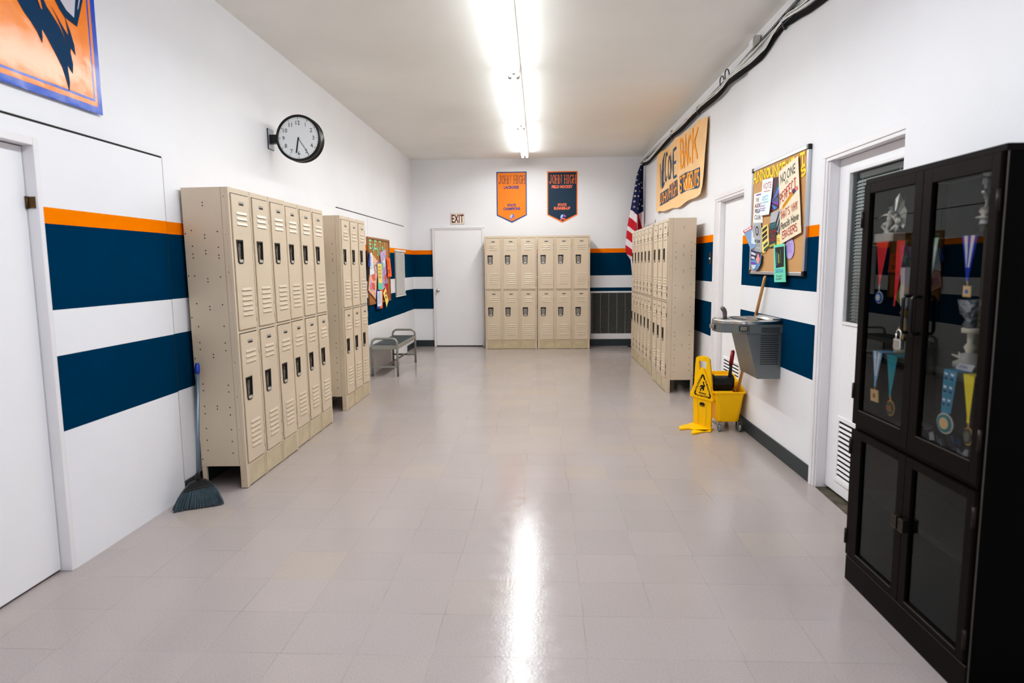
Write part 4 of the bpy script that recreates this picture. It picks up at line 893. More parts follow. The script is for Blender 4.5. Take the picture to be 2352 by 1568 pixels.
sheet('flyer', 'yellow scalloped card with black blocks beside the grey club flyer', 'flyer', C((226, 905), (303, 892), (306, 1195), (228, 1212), x=A1-.003), RN, pY, [('p', [(.12, .83), (.8, .95), (.8, .84), (.12, .72)], INK), ('p', [(.12, .66), (.8, .78), (.8, .66), (.12, .54)], INK), ('p', [(.14, .5), (.82, .62), (.82, .51), (.14, .39)], DRK), ('p', [(.3, .3), (.85, .4), (.85, .3), (.3, .2)], GRN), ('p', [(.35, .14), (.88, .24), (.88, .14), (.35, .04)], GRN)], group=GA, outline=[(0, .1), (.1, .06), (.15, 0), (.35, .03), (.5, 0), (.6, .1), (.85, .12), (.9, .22), (1, .28), (.98, .6), (1, .85), (.9, .92), (.85, 1), (.6, .96), (.4, .97), (.2, .9), (0, .88)])
sheet('flyer', 'grey paper with black diagonal bars in the middle of the announcement board', 'flyer', C((324, 782), (432, 738), (426, 1015), (318, 900), x=A1-.002), RN, GRY, [('p', [(.4, .1), (.55, .1), (.98, .95), (.85, .95)], INK), ('p', [(.62, .05), (.76, .05), (.99, .6), (.99, .8)], DRK), ('p', [(.82, .0), (.92, .0), (.99, .35), (.99, .5)], INK)], group=GA)
sheet('flyer', 'charcoal flyer with teal and red lettering below the grey barred paper', 'flyer', C((314, 890), (388, 868), (384, 1140), (303, 1153), x=A1-.004), RN, DRK, [('p', [(.1, .94), (.9, .97), (.9, .88), (.1, .85)], mat('print_teal', (30, 110, 120), .6)), ('p', [(.1, .82), (.9, .85), (.9, .79), (.1, .76)], mat('print_teal', (30, 110, 120), .6)), ('t', 'Stamp', (.1, .54, .92, .72), IRED), ('t', 'Out', (.3, .42, .75, .54), IRED), ('t', 'Hunger', (.08, .24, .92, .4), IRED), ('p', [(.1, .12), (.9, .17), (.9, .08), (.1, .03)], mat('print_olive', (170, 170, 60), .6))], group=GA)
sheet('flyer', 'pale yellow note behind the teal flyer on the announcement board', 'flyer', C((385, 1016), (426, 1006), (432, 1112), (386, 1118), x=A1-.002), RN, pY, scribble((.2, .3, .8, .7), 2, mat('ink_gold', (200, 150, 60), .7), .005), group=GA)
sheet('flyer', 'lilac oval paper under the cream poster on the announcement board', 'flyer', C((478, 1048), (575, 1030), (575, 1262), (478, 1276), x=A1-.002), RN, LIL, scribble((.25, .3, .8, .75), 4, mat('ink_lilac', (160, 130, 200), .7), .004), group=GA, outline=[(.5+.48*cos(a*pi/14), .5+.49*sin(a*pi/14)) for a in range(28)])
sheet('flyer', 'mint green flyer with a black panel hanging below the announcement board', 'flyer', C((364, 1120), (481, 1103), (494, 1510), (371, 1512), x=A1-.012), RN, mat('paper_aqua', (112, 214, 180), .6), [('p', [(.14, .93), (.95, .93), (.88, .4), (.18, .38)], BLACKM), ('p', [(.22, .8), (.35, .8), (.35, .5), (.22, .5)], mat('print_teal', (30, 110, 120), .6)), ('p', [(.42, .75), (.5, .75), (.5, .5), (.42, .5)], mat('print_olive', (170, 170, 60), .6)), ('p', [(.6, .85), (.68, .85), (.68, .5), (.6, .5)], GRN), ('l', [(.24, .45), (.3, .48), (.34, .45)], .006, BLU)]+scribble((.15, .24, .85, .36), 2, BLU, .004)+scribble((.2, .05, .8, .2), 2, pGr, .004), group=GA, bulge=lambda u, v: .006)

# ================================================================== BENCH
GM = mat('bench_grey_metal', (150, 150, 142), .42, .3); PAD = mat('bench_pad', (70, 76, 78), .55, bump=.1, bscale=60)
bx0, bx1, b0, b1 = -2.262, -1.917, 8.505, 9.755
t = thing('bench', 'grey metal bench with a dark seat and rounded end rails on the left wall', 'bench', ((bx0+bx1)/2, (b0+b1)/2, 0))
for y in (b0, b1):
    m = MB(t); r_ = .07; pts = [(bx0, y, 0), (bx0, y, .51-r_)]+[(bx0+r_-r_*cos(a), y, .51-r_+r_*sin(a)) for a in [pi/2*k/6 for k in range(1, 7)]]+[(bx1-r_+r_*sin(a), y, .51-r_+r_*cos(a)) for a in [pi/2*k/6 for k in range(0, 7)]]+[(bx1, y, 0)]
    m.tube(pts, .0155, 12, GM); m.build('end_frame', t)
    m = MB(t); m.box(bx0, bx1, y-.012, y+.012, .115, .14, GM); m.build('cross_bar', t, bevel=.003)
m = MB(t); m.box((bx0+bx1)/2-.012, (bx0+bx1)/2+.012, b0, b1, .117, .138, GM); m.build('stretcher', t, bevel=.003)
m = MB(t)
for a in ((bx0-.008, bx1+.008, b0-.012, b0+.012), (bx0-.008, bx1+.008, b1-.012, b1+.012), (bx0-.01, bx0+.012, b0, b1), (bx1-.012, bx1+.01, b0, b1)): m.box(a[0], a[1], a[2], a[3], .365, .42, GM)
m.build('seat_rail', t, bevel=.003)
m = MB(t); m.box(bx0+.01, bx1-.01, b0+.01, b1-.01, .395, .424, PAD)
for k in range(9): x = bx0+.03+k*(bx1-bx0-.06)/8; m.box(x-.003, x+.003, b0+.012, b1-.012, .424, .4252, mat('pad_groove', (52, 57, 60), .6))
m.build('seat', t, bevel=.003)

# ================================================================== BROOM
t = thing('broom', 'upright angle broom with blue-tipped grey handle leaning on the lockers', 'broom', (-2.12, 3.76, 0))
HB = mat('broom_handle', (120, 136, 150), .35, .5); BLG = mat('broom_blue_grip', (24, 62, 160), .4); BRI = mat('bristle_slate', (62, 78, 86), .7, var=.35, scale=40)
Pa, Pb = Vector((-2.239, 3.693, 0)), Vector((-2.0, 3.829, 0)); dx = (Pb-Pa).normalized(); dn = Vector((dx.y, -dx.x, 0))
neck = at(454.5, 1098, y=3.84); tip = at(453, 834, y=4.04); gr = neck.lerp(tip, .905)
m = MB(t); m.cyl(neck+Vector((0, 0, -.03)), gr, .0115, n=12, m=HB); m.build('handle', t)
m = MB(t); m.tube([gr, gr.lerp(tip, .3), gr.lerp(tip, .8), tip], [.0125, .016, .0145, .011], 12, BLG); m.build('grip', t)
m = MB(t); ct = at(454.5, 1112, y=3.83)
hl, hr_ = onp(420, 1127, Pa+Vector((.03, .05, 0)), dn), onp(490, 1110, Pa+Vector((.03, .05, 0)), dn)
top = neck+Vector((0, 0, .0))
ring = lambda l, r_, w_: [l-dn*w_*.5, r_-dn*w_*.5, r_+dn*w_*.5, l+dn*w_*.5]
m.loft([ring(hl+Vector((0, 0, -.012)), hr_+Vector((0, 0, -.012)), .035), ring(hl, hr_, .04), ring(hl.lerp(top, .45)+Vector((0, 0, .012)), hr_.lerp(top, .45)+Vector((0, 0, .012)), .035), ring(hl.lerp(top, .86), hr_.lerp(top, .86), .03)], BLACK, smooth=False)
m.cyl(top+Vector((0, 0, -.03)), top+Vector((0, 0, .03)), .018, .015, n=12, m=BLACK); m.build('head', t, bevel=.003)
m = MB(t); rg = random.Random(5)
for i in range(26):
    for k in range(4):
        f = (i+rg.uniform(-.3, .3))/25; w_ = (k/3-.5)
        a = hl.lerp(hr_, f)+dn*w_*.03+Vector((0, 0, -.008)); b = Pa.lerp(Pb, f)+dn*(w_*.07+rg.uniform(-.006, .006)); b.z = .002+rg.uniform(0, .006)
        m.tube([a, a.lerp(b, .5)+Vector((0, 0, .004)), b], [.005, .0062, .0052], 5, BRI, smooth=False)
m.build('bristles', t)

# ================================================================== WATER FOUNTAIN
yc = 5.085; FG = mat('fountain_grey', (124, 128, 128), .38, .55, bump=.04, bscale=250); SS = mat('fountain_steel', (202, 200, 196), .24, 1., bump=.03, bscale=150); RUB = mat('spout_rubber', (112, 104, 102), .55); BTN = mat('push_button', (138, 134, 122), .4, .4)
t = thing('water_fountain', 'grey wall-mounted drinking fountain with a stainless basin above the mop bucket', 'drinking fountain', (XM, yc, .6))
half = [(0, .215), (.26, .215), (.30, .209), (.326, .192), (.338, .165), (.352, .146), (.385, .132), (.42, .118), (.443, .09), (.454, .05), (.457, 0)]
def plan(ins=0., dcap=9.):
    h_ = [(min(d, dcap), max(0, w_)) for d, w_ in half]; full = [(d, -w_) for d, w_ in h_]+[(d, w_) for d, w_ in reversed(h_[:-1])]
    return [(d-(ins if d > .02 else 0)*(1 if d > .25 else d/.25), w_-(ins*(1 if w_ > 0 else -1) if abs(w_) > .02 else 0)) for d, w_ in full]
def lay(z, ins=0.): return [(XM-d, yc+w_, z) for d, w_ in plan(ins)]
m = MB(t); m.loft([lay(.95, .012), lay(.945, .004), lay(.95), lay(1.012), lay(1.014, .006)], FG)
for k in range(3): z = .987-.014*k; m.box(XM-.155, XM-.02, yc-.2158, yc-.21, z-.003, z+.003, HOLE)
m.box(XM-.248, XM-.245, yc-.2155, yc-.21, .947, 1.01, HOLE); m.build('basin_band', t)
m = MB(t); m.loft([lay(1.012, .002), lay(1.018, -.003), lay(1.024, .004), lay(1.03, -.001), lay(1.040, .003), lay(1.046, .014), lay(1.046, .026), lay(1.036, .04), lay(1.018, .075)], SS, smooth=True)
m.box(XM-.07, XM, yc-.2, yc+.2, 1.036, 1.056, SS); m.cyl((XM-.2, yc, 1.019), (XM-.2, yc, 1.023), .03, n=16, m=CHROME); m.build('basin', t)
m = MB(t)
T_, B_ = [(0, -.205), (.265, -.205), (.265, .205), (0, .205)], [(0, -.205), (.172, -.205), (.172, .205), (0, .205)]
f3 = lambda l, z: [(XM-d, yc+w_, z) for d, w_ in l]
m.loft([f3(B_, .60), f3([(0, -.205), (.258, -.205), (.258, .205), (0, .205)], .93), f3(T_, .951)], FG)
for k in range(14): z = .928-.0165*k; m.box(XM-.157, XM-.022, yc-.2063, yc-.20, z-.0036, z+.0036, HOLE)
m.build('body_panel', t, bevel=.006)
m = MB(t); m.box(XM-.32, XM-.255, yc-.221, yc-.205, .964, 1.002, BLACK); m.box(XM-.315, XM-.26, yc-.225, yc-.205, .968, .998, BTN); m.build('push_button', t, bevel=.005)
m = MB(t); m.box(XM-.462, XM-.44, yc-.055, yc+.055, .962, 1.002, BLACK); m.box(XM-.474, XM-.44, yc-.05, yc+.05, .966, .998, BTN); m.build('push_button', t, bevel=.006)
m = MB(t); sp = at(1665, 722, y=yc+.07); sp.z = 1.03
m.tube([sp, sp+Vector((.0, 0, .03)), sp+Vector((-.001, 0, .055)), sp+Vector((-.008, 0, .075)), sp+Vector((-.02, 0, .088)), sp+Vector((-.03, 0, .091)), sp+Vector((-.036, 0, .091))], [.0185, .0185, .020, .0215, .021, .016, .006], 14, RUB, squash=(1, .85)); m.build('spout', t)

# ================================================================== MOP BUCKET, MOP AND FLOOR SIGN
YP = mat('bucket_yellow', (250, 192, 0), .42, var=.04, scale=6, spec=.3); RED = mat('grip_red', (134, 22, 28), .4); GW = mat('caster_grey', (128, 138, 146), .5)
t = thing('mop_bucket', 'yellow wheeled mop bucket with black wringer under the drinking fountain', 'bucket', (1.655, 5.8, 0))
def rim(ins, zb, up, zs=None):
    x0, x1, y0, y1 = 1.509+ins, 1.792-ins, 5.580+ins, 6.06-ins; c = .035; n = 5; out = []
    for (px, py, a0) in ((x1-c, y1-c, 0), (x0+c, y1-c, 90), (x0+c, y0+c, 180), (x1-c, y0+c, 270)):
        for k in range(n+1): a = R(a0+90*k/n); out.append((px+c*cos(a), py+c*sin(a)))
    return [(x, y, zb+up*max(0, min(1, (y-5.68)/.22))) for x, y in out]
m = MB(t); m.loft([rim(.052, .085, 0), rim(.045, .088, 0), rim(.012, .34, .1), rim(.002, .342, .105), rim(0, .358, .11), rim(.008, .36, .11), rim(.012, .345, .11), rim(.055, .11, 0), rim(.06, .11, 0)], YP, smooth=False)
m.add(rim(.06, .11, 0), [tuple(range(24))], YP); m.build('tub', t, bevel=.003)
m = MB(t)
xa, xb = 1.535, 1.752
m.prism([(5.74, .33), (5.72, .40), (5.74, .455), (5.80, .46), (5.86, .40), (5.85, .33)], xa+.01, xb-.045, BLACKM, 'x'); m.cyl((xa, 5.79, .405), (xb-.03, 5.79, .405), .062, n=20, m=BLACKM)
for x in (xa, xb-.05): m.cyl((x, 5.79, .415), (x+.022, 5.79, .415), .07, n=20, m=BLACK)
m.cyl((xa-.018, 5.79, .43), (xb-.01, 5.79, .43), .014, n=10, m=BLACK); m.build('wringer', t, bevel=.002)
m = MB(t); m.box(1.53, 1.775, 5.93, 5.955, .30, .452, YP)
for k in range(3): m.box(1.575+.055*k, 1.61+.055*k, 5.926, 5.931, .432, .44, mat('slot_amber', (190, 130, 10), .6))
m.prism([(5.72, .33), (5.95, .33), (5.95, .41), (5.86, .37), (5.78, .34)], 1.525, 1.535, YP, 'x'); m.prism([(5.72, .33), (5.95, .33), (5.95, .41), (5.86, .37), (5.78, .34)], 1.745, 1.755, YP, 'x')
m.cyl((1.54, 5.70, .318), (1.70, 5.70, .318), .03, n=16, m=YP); m.build('wringer_cradle', t, bevel=.002)
l0, l1, l2 = Vector((1.70, 5.79, .43)), at(1679, 836, y=5.75), at(1683, 808, y=5.74)
m = MB(t); m.tube([l0, l0.lerp(l1, .3), l1], [.022, .016, .013], 10, BLACK); m.tube([l1-(l2-l1)*.05, l2], [.0185, .018], 12, RED); m.ball(l2, .018, RED, 10); m.build('lever', t)
for x, y in ((1.575, 5.625), (1.750, 5.625), (1.575, 6.0), (1.745, 6.0)):
    m = MB(t); m.box(x-.016, x+.016, y-.016, y+.016, .078, .088, STEEL); m.box(x-.018, x-.0145, y-.012, y+.012, .03, .08, STEEL); m.box(x+.0145, x+.018, y-.012, y+.012, .03, .08, STEEL); m.cyl((x-.019, y, .032), (x+.019, y, .032), .005, n=8, m=CHROME)
    m.lathe([(.012, -.012), (.026, -.011), (.032, -.006), (.032, .006), (.026, .011), (.012, .012)], (0, 0, 0), GW, 20, 'x'); m.lathe([(0, -.0125), (.014, -.0125)], (0, 0, 0), BLACK, 14, 'x'); m.lathe([(0, .0125), (.014, .0125)], (0, 0, 0), BLACK, 14, 'x')
    k = 20*6+28*2
    for i in range(len(m.v)-k, len(m.v)): m.v[i] = m.inv@(root_matrix(t)@m.v[i]+Vector((x, y, .032)))
    m.build('caster', t)
mt = Vector((1.782, 5.206, 1.367)); mbm = Vector((1.742, 5.70, .18)); mbm = at(1693, 903, y=5.70); mbm = mt+(mbm-mt)*1.12
t = thing('mop', 'wooden mop handle standing in the bucket behind the drinking fountain', 'mop', tuple(mbm))
WD = mat('mop_wood', (206, 158, 104), .5, var=.12, scale=25)
m = MB(t); m.tube([mt, mt.lerp(mbm, .02), mbm], [.010, .0125, .0125], 12, WD); m.build('handle', t)
m = MB(t); m.tube([mbm+Vector((-.03, .0, .0)), mbm+Vector((.0, 0, .03)), mbm+Vector((.015, 0, .0))], .012, 8, BLACK)
for k in range(14): a = rg.uniform(0, 6.3); m.tube([mbm, mbm+Vector((.02*cos(a)-.02, .04*sin(a), -.03)), mbm+Vector((.025*cos(a)-.03, .06*sin(a), -.085))], .007, 6, mat('mop_yarn', (206, 200, 188), .9))
m.build('mop_head', t)

# caution sign
S0 = Vector((1.352, 5.775, 0)); sd = Vector((.163, -.150, 0)).normalized(); sn = Vector((sd.y, -sd.x, 0)); SC = crop(6.815, 1550, 780)
lean = Vector((0, 0, 1))
def sp_(x, y, o=0.):
    return onp(*SC(x, y), S0+sn*(o), sn)
t = thing('caution_sign', 'yellow wet floor caution sign standing in front of the mop bucket', 'floor sign', tuple(S0+sd*.1))
YS = mat('sign_yellow', (252, 194, 0), .4, spec=.3)
outl = [(290, 1302), (285, 905), (238, 872), (240, 825), (300, 690), (318, 430), (332, 285), (350, 262), (430, 252), (500, 268), (540, 305), (556, 450), (580, 780), (625, 930), (610, 985), (570, 985), (560, 1370)]
hole = [(372, 325), (500, 345), (485, 500), (455, 450), (430, 432), (405, 440), (388, 480)]
m = MB(t)
F3 = [sp_(*p) for p in outl]; Bk = [p+sn*-.022 for p in F3]; Hf = [sp_(*p) for p in hole]; Hb = [p+sn*-.022 for p in Hf]
def holed(out, inn, flip):
    b = bmesh.new(); o_ = [b.verts.new(p) for p in out]; i_ = [b.verts.new(p) for p in inn]
    es = [b.edges.new((o_[i], o_[(i+1) % len(o_)])) for i in range(len(o_))]+[b.edges.new((i_[i], i_[(i+1) % len(i_)])) for i in range(len(i_))]
    bmesh.ops.triangle_fill(b, use_beauty=True, use_dissolve=False, edges=es); b.verts.index_update()
    vs = [v.co.copy() for v in b.verts]; fs = [tuple(v.index for v in f.verts) for f in b.faces]; b.free(); m.add(vs, fs, YS)
holed(F3, Hf, 0); holed(Bk, Hb, 1)
no = len(outl); m.add(F3+Bk, [(i, (i+1) % no, no+(i+1) % no, no+i) for i in range(no)], YS); nh = len(hole); m.add(Hf+Hb, [(i, (i+1) % nh, nh+(i+1) % nh, nh+i) for i in range(nh)], YS)
tri = [(420, 440), (450, 435), (560, 720), (610, 940), (600, 985), (250, 890), (245, 840), (320, 650)]
m.loft([[sp_(*p, .0005) for p in tri], [sp_(*p, .012) for p in [(425, 452), (447, 447), (552, 725), (598, 935), (590, 972), (258, 880), (255, 842), (326, 655)]]], YS)
def so(p, o=.0135): return sp_(p[0], p[1], o)
def line(pts, wpx):
    P_ = [Vector((a, b)) for a, b in pts]; vs = []
    for i in range(len(P_)):
        d = (P_[min(i+1, len(P_)-1)]-P_[max(i-1, 0)]).normalized(); n_ = Vector((-d.y, d.x))*wpx/2; vs += [so(P_[i]+n_), so(P_[i]-n_)]
    m.add(vs, [(2*i, 2*i+1, 2*i+3, 2*i+2) for i in range(len(P_)-1)], BLACK)
line([(408, 605), (428, 556), (436, 548), (446, 556), (470, 630)], 22); line([(328, 785), (312, 822), (316, 842), (345, 858)], 22); line([(540, 840), (556, 890), (552, 908), (520, 912)], 22)
def sgtext(s, p0, p1, h_):
    vs, fs, asp = text_geo(s, .035); a, b = Vector(p0), Vector(p1); d = b-a; n_ = Vector((d.y, -d.x)).normalized()*h_
    m.add([so(a+d*u+n_*v) for u, v in vs], fs, BLACK)
sgtext('CAUTION', (340, 782), (416, 612), 30); sgtext('CUIDADO', (466, 640), (530, 838), 30); sgtext('ATTENTION', (345, 880), (520, 915), 30)
# slipping figure
for pl in ([(436, 655), (458, 660), (462, 682), (444, 690), (436, 675)], [(385, 735), (410, 705), (450, 715), (440, 690), (455, 690), (470, 710), (472, 735), (455, 745), (462, 770), (450, 795), (430, 795), (440, 770), (415, 770), (402, 805), (388, 808), (398, 760), (420, 740), (405, 730), (392, 750)]): m.add([so(p) for p in pl], [tuple(range(len(pl)))], BLACK)
line([(376, 822), (490, 855)], 14)
m.add([so(p, .002) for p in [(388, 985), (400, 978), (440, 982), (468, 1000), (470, 1025), (460, 1035), (388, 1018)]], [tuple(range(7))], BLACK); m.add([so(p, .002) for p in [(388, 1027), (468, 1046), (468, 1056), (388, 1036)]], [(0, 1, 2, 3)], BLACK)
line([(350, 940), (368, 1190), (362, 1310)], 3); line([(485, 995), (488, 1180), (472, 1340)], 3)
m.build('panel', t, fix=False)
m = MB(t); ft = [(290, 1300), (64, 1365), (72, 1408), (230, 1395), (300, 1412), (255, 1450), (262, 1475), (330, 1470), (470, 1440), (565, 1442), (580, 1400), (565, 1380), (420, 1335)]
gz = [at(*SC(x, y), z=.006) for x, y in ft]; m.loft([[Vector((p.x, p.y, .0)) for p in gz], [Vector((p.x, p.y, .014)) for p in gz]], YS)
b0_, b1_ = sp_(290, 1302), sp_(560, 1370)
gq = [at(*SC(x, y), z=.006) for x, y in ((250, 1330), (290, 1420), (470, 1440), (565, 1420))]
m.add([b0_, b1_, Vector((gq[3].x, gq[3].y, .014)), Vector((gq[2].x, gq[2].y, .014)), Vector((gq[1].x, gq[1].y, .014)), Vector((gq[0].x, gq[0].y, .014))], [(0, 1, 2, 3, 4, 5)], YS)
bq = [S0+sd*.19-sn*.02, S0+sd*.03-sn*.02, S0+sd*.0-sn*.06, S0+sd*.05-sn*.07, S0+sd*.1-sn*.04, S0+sd*.17-sn*.06, S0+sd*.21-sn*.05]
m.loft([[Vector((p.x, p.y, 0)) for p in bq], [Vector((p.x, p.y, .014)) for p in bq]], YS); m.build('foot', t, bevel=.003)

# ================================================================== TROPHY CABINET
CBK = mat('cabinet_espresso', (17, 10, 8), .5, var=.2, scale=6, spec=.1); CSD = mat('cabinet_side_black', (3, 3, 3), .7, spec=.08); CIN = mat('cabinet_inside', (15, 16, 17), .7, spec=.2); HNG = mat('hinge_dark', (46, 36, 30), .4, .5); EDG = mat('cabinet_edge', (86, 78, 70), .4)
cx0, cx1, c0, c1, CH_ = 1.436, 1.778, 2.085, 2.940, 1.826
t = thing('display_cabinet', 'tall dark brown glass-door trophy cabinet on the right', 'cabinet', ((cx0+cx1)/2, (c0+c1)/2, 0))
CAB = t
m = MB(t); s = .02
m.box(cx0, cx1, c0, c0+s, 0, CH_, CSD); m.box(cx0, cx1, c1-s, c1, 0, CH_, CBK); m.box(cx0-.01, cx1+.0005, c0-.002, c1+.002, CH_-.022, CH_+.0005, CBK); m.box(cx0+.001, cx1, c0+s, c1-s, .105, .125, CBK); m.box(cx0-.004, cx1-.012, c0+.0205, c1-.0205, .722, .742, CBK)
m.box(cx1-.012, cx1-.001, c0+s, c1-s, .126, CH_-.023, CIN); m.box(cx0-.012, cx0-.0005, c0+.0005, c1-.0005, .0, .115, CBK)
m.box(cx0-.0135, cx0-.010, c0, c1, .1135, .1165, EDG); m.box(cx0-.0045, cx0+.001, c0-.0006, c0+.0025, .0, CH_, EDG)
m.build('case', t, bevel=.002)
GLU = glass_mat('cabinet_glass', (.98, .99, .99), .82); GLL = glass_mat('cabinet_glass_lower', (.35, .42, .44), .85, .03)
def cab_door(y0, y1, z0, z1, g0, g1, gz0, gz1, gl, hinge_y):
    m = MB(t); xa, xb = 1.4166, cx0-.002
    m.box(xa, xb, y0, g0, z0, z1, CBK); m.box(xa, xb, g1, y1, z0, z1, CBK); m.box(xa, xb, g0, g1, z0, gz0, CBK); m.box(xa, xb, g0, g1, gz1, z1, CBK)
    m.box(xa-.0015, xa+.001, g0, g1, gz0-.003, gz0, EDG); d = m.build('door', t, bevel=.0025)
    m = MB(t); m.poly([(xb-.006, g0, gz1), (xb-.006, g1, gz1), (xb-.006, g1, gz0), (xb-.006, g0, gz0)], gl); m.build('glass_pane', d, fix=False)
    for z in (z0+.14*(z1-z0), z1-.14*(z1-z0)):
        m = MB(t); m.cyl((xa-.001, hinge_y, z-.035), (xa-.001, hinge_y, z+.035), .006, n=10, m=HNG); m.build('hinge', d)
    return d
dA = cab_door(2.4955, 2.932, .746, 1.802, 2.546, 2.882, .815, 1.762, GLU, 2.934)
dB = cab_door(2.093, 2.4925, .746, 1.802, 2.132, 2.440, .815, 1.752, GLU, 2.091)
dC = cab_door(2.4955, 2.932, .127, .718, 2.545, 2.840, .158, .686, GLL, 2.934)
dD = cab_door(2.093, 2.4925, .127, .718, 2.133, 2.448, .15, .685, GLL, 2.091)
for d, y in ((dA, 2.522), (dB, 2.466)):
    m = MB(t); m.tube([(1.417, y, 1.20), (1.392, y, 1.20), (1.385, y, 1.21), (1.385, y, 1.33), (1.392, y, 1.34), (1.417, y, 1.34)], .0065, 8, BLACK); m.build('handle', d)
PUL = mat('pull_brass_edge', (104, 92, 58), .35, .8)
for d, y in ((dC, 2.517), (dD, 2.470)):
    m = MB(t); m.box(1.398, 1.4175, y-.016, y+.016, .425, .475, BLACK); m.box(1.3965, 1.3985, y-.0165, y+.0165, .424, .4275, PUL); m.box(1.3965, 1.3985, y-.0165, y+.0165, .4725, .476, PUL); m.box(1.3965, 1.3985, y+.0135, y+.0165, .424, .476, PUL); m.build('handle', d, bevel=.001)
SHZ = (1.553, 1.088); GSH = glass_mat('shelf_glass', (.75, .8, .8), .8)
m = MB(t); m.box(1.443, cx1-.012, c0+s, c1-s, SHZ[0]-.006, SHZ[0], GSH); m.build('shelf', t)
m = MB(t); m.box(1.443, cx1-.012, c0+s, c1-s, SHZ[1]-.02, SHZ[1], mat('shelf_dark', (40, 40, 40), .4)); m.build('shelf', t, bevel=.002)
m = MB(t); m.box(1.48, cx1-.012, c0+s, c1-s, .41, .43, mat('shelf_lower', (96, 84, 78), .5)); m.build('shelf', t, bevel=.002)
# padlock on the upper handles
t = thing('padlock', 'silver padlock hanging from the upper cabinet door handles', 'padlock', (1.385, 2.52, 1.20))
m = MB(t); m.tube([(1.379, 2.526+.016*cos(a), 1.196+.016*sin(a)-.002) for a in [pi*k/8 for k in range(9)]]+[(1.377, 2.51, 1.175)], .0035, 8, CHROME)
m.tube([(1.379, 2.542, 1.194), (1.378, 2.542, 1.17)], .0035, 8, CHROME); m.build('shackle', t)
m = MB(t); m.box(1.369, 1.389, 2.50, 2.548, 1.135, 1.175, CHROME); m.build('body', t, bevel=.004)

# ---- what stands and hangs inside
SIL = mat('trophy_silver', (232, 228, 218), .3, .25); GOL = mat('medal_gold', (222, 172, 74), .3, .35); MARB = mat('trophy_marble', (188, 184, 176), .3, var=.1, scale=30)
q6, q2_, q3 = crop(4.125, 1960, 420), crop(3.735, 2100, 380), crop(5.2267, 1970, 780)
# figure trophy with a fan
X = 1.470; p6 = lambda x, y, xx=X: at(*q6(x, y), x=xx)
b = p6(336, 560); t = thing('figure_trophy', 'silver trophy of two players in action on the top shelf at the left', 'trophy', (X, b.y, SHZ[0]))
m = MB(t); ya, yb = p6(432, 560).y, p6(252, 560).y; m.box(X-.026, X+.026, ya, yb, SHZ[0]+.0005, SHZ[0]+.036, MARB); m.build('base', t, bevel=.003)
m = MB(t); V = lambda l, xx=0: [p6(a, c)+Vector((xx, 0, 0)) for a, c in l]
m.tube(V([(318, 528), (316, 500), (330, 480), (322, 450)]), [.022, .012, .012, .008], 10, SIL)
m.ball(p6(352, 280), .0095, SIL); m.tube(V([(352, 295), (350, 330), (340, 375)]), [.006, .013, .010], 10, SIL); m.tube(V([(345, 300), (300, 305), (236, 340)]), [.007, .0058, .004], 8, SIL); m.tube(V([(358, 305), (385, 325), (395, 355)]), [.006, .005, .004], 8, SIL)
m.tube(V([(340, 375), (290, 395), (275, 412), (310, 450), (292, 480)]), [.009, .008, .007, .006, .004], 8, SIL); m.tube(V([(345, 378), (320, 420), (325, 460)]), [.009, .007, .005], 8, SIL)
m.ball(p6(405, 312, X+.009), .009, SIL); m.tube(V([(405, 325), (400, 360), (395, 395)], .009), [.006, .012, .009], 8, SIL); m.tube(V([(400, 395), (350, 430), (335, 450)], .009), [.009, .007, .005], 8, SIL); m.tube(V([(402, 398), (395, 430), (375, 458)], .009), [.008, .006, .004], 8, SIL); m.tube(V([(410, 335), (428, 360), (400, 372)], .009), [.005, .004, .003], 8, SIL)
m.build('figure', t)
m = MB(t); FAN = glass_mat('fan_plastic', (.5, .56, .66), 1.0, .3); c = p6(390, 330, X+.016)
tips = [(330, 230), (372, 215), (400, 150), (442, 92), (465, 150), (485, 160), (490, 220), (508, 265), (498, 330), (490, 400), (470, 430)]
for k in range(len(tips)-1): m.add([c, p6(*tips[k], X+.016+.005*(k % 2)), p6(*tips[k+1], X+.016+.005*((k+1) % 2))], [(0, 1, 2)], FAN)
m.tube([p6(438, 528, X+.016), p6(440, 430, X+.016)], .003, 6, FAN); m.build('fan', t, fix=False)
# tall cup trophy
X = 1.52; p = at(*q6(505, 900), x=X); t = thing('cup_trophy', 'tall white and silver column trophy beside the padlock', 'trophy', (X, p.y, SHZ[1]))
m = MB(t); m.lathe([(0, 0.0008), (.032, 0.0008), (.032, .03), (.02, .034), (.02, .05), (0, .05)], (X, p.y, SHZ[1]), mat('base_cream', (226, 220, 196), .4), 16); m.build('base', t)
m = MB(t); z0 = SHZ[1]; zt_ = at(*q6(505, 800), x=X).z
m.lathe([(.004, z0+.05), (.008, z0+.09), (.02, z0+.105), (.01, z0+.12), (.007, z0+.15), (.018, z0+.17), (.009, z0+.185)], (X, p.y, 0), GOL, 14); m.build('stem', t)
m = MB(t); m.lathe([(.006, z0+.185), (.018, z0+.20), (.024, z0+.25), (.021, z0+.29), (.028, zt_), (.024, zt_), (.018, z0+.29), (.018, z0+.21)], (X, p.y, 0), PLATEW, 8, smooth=False); m.build('cup', t)
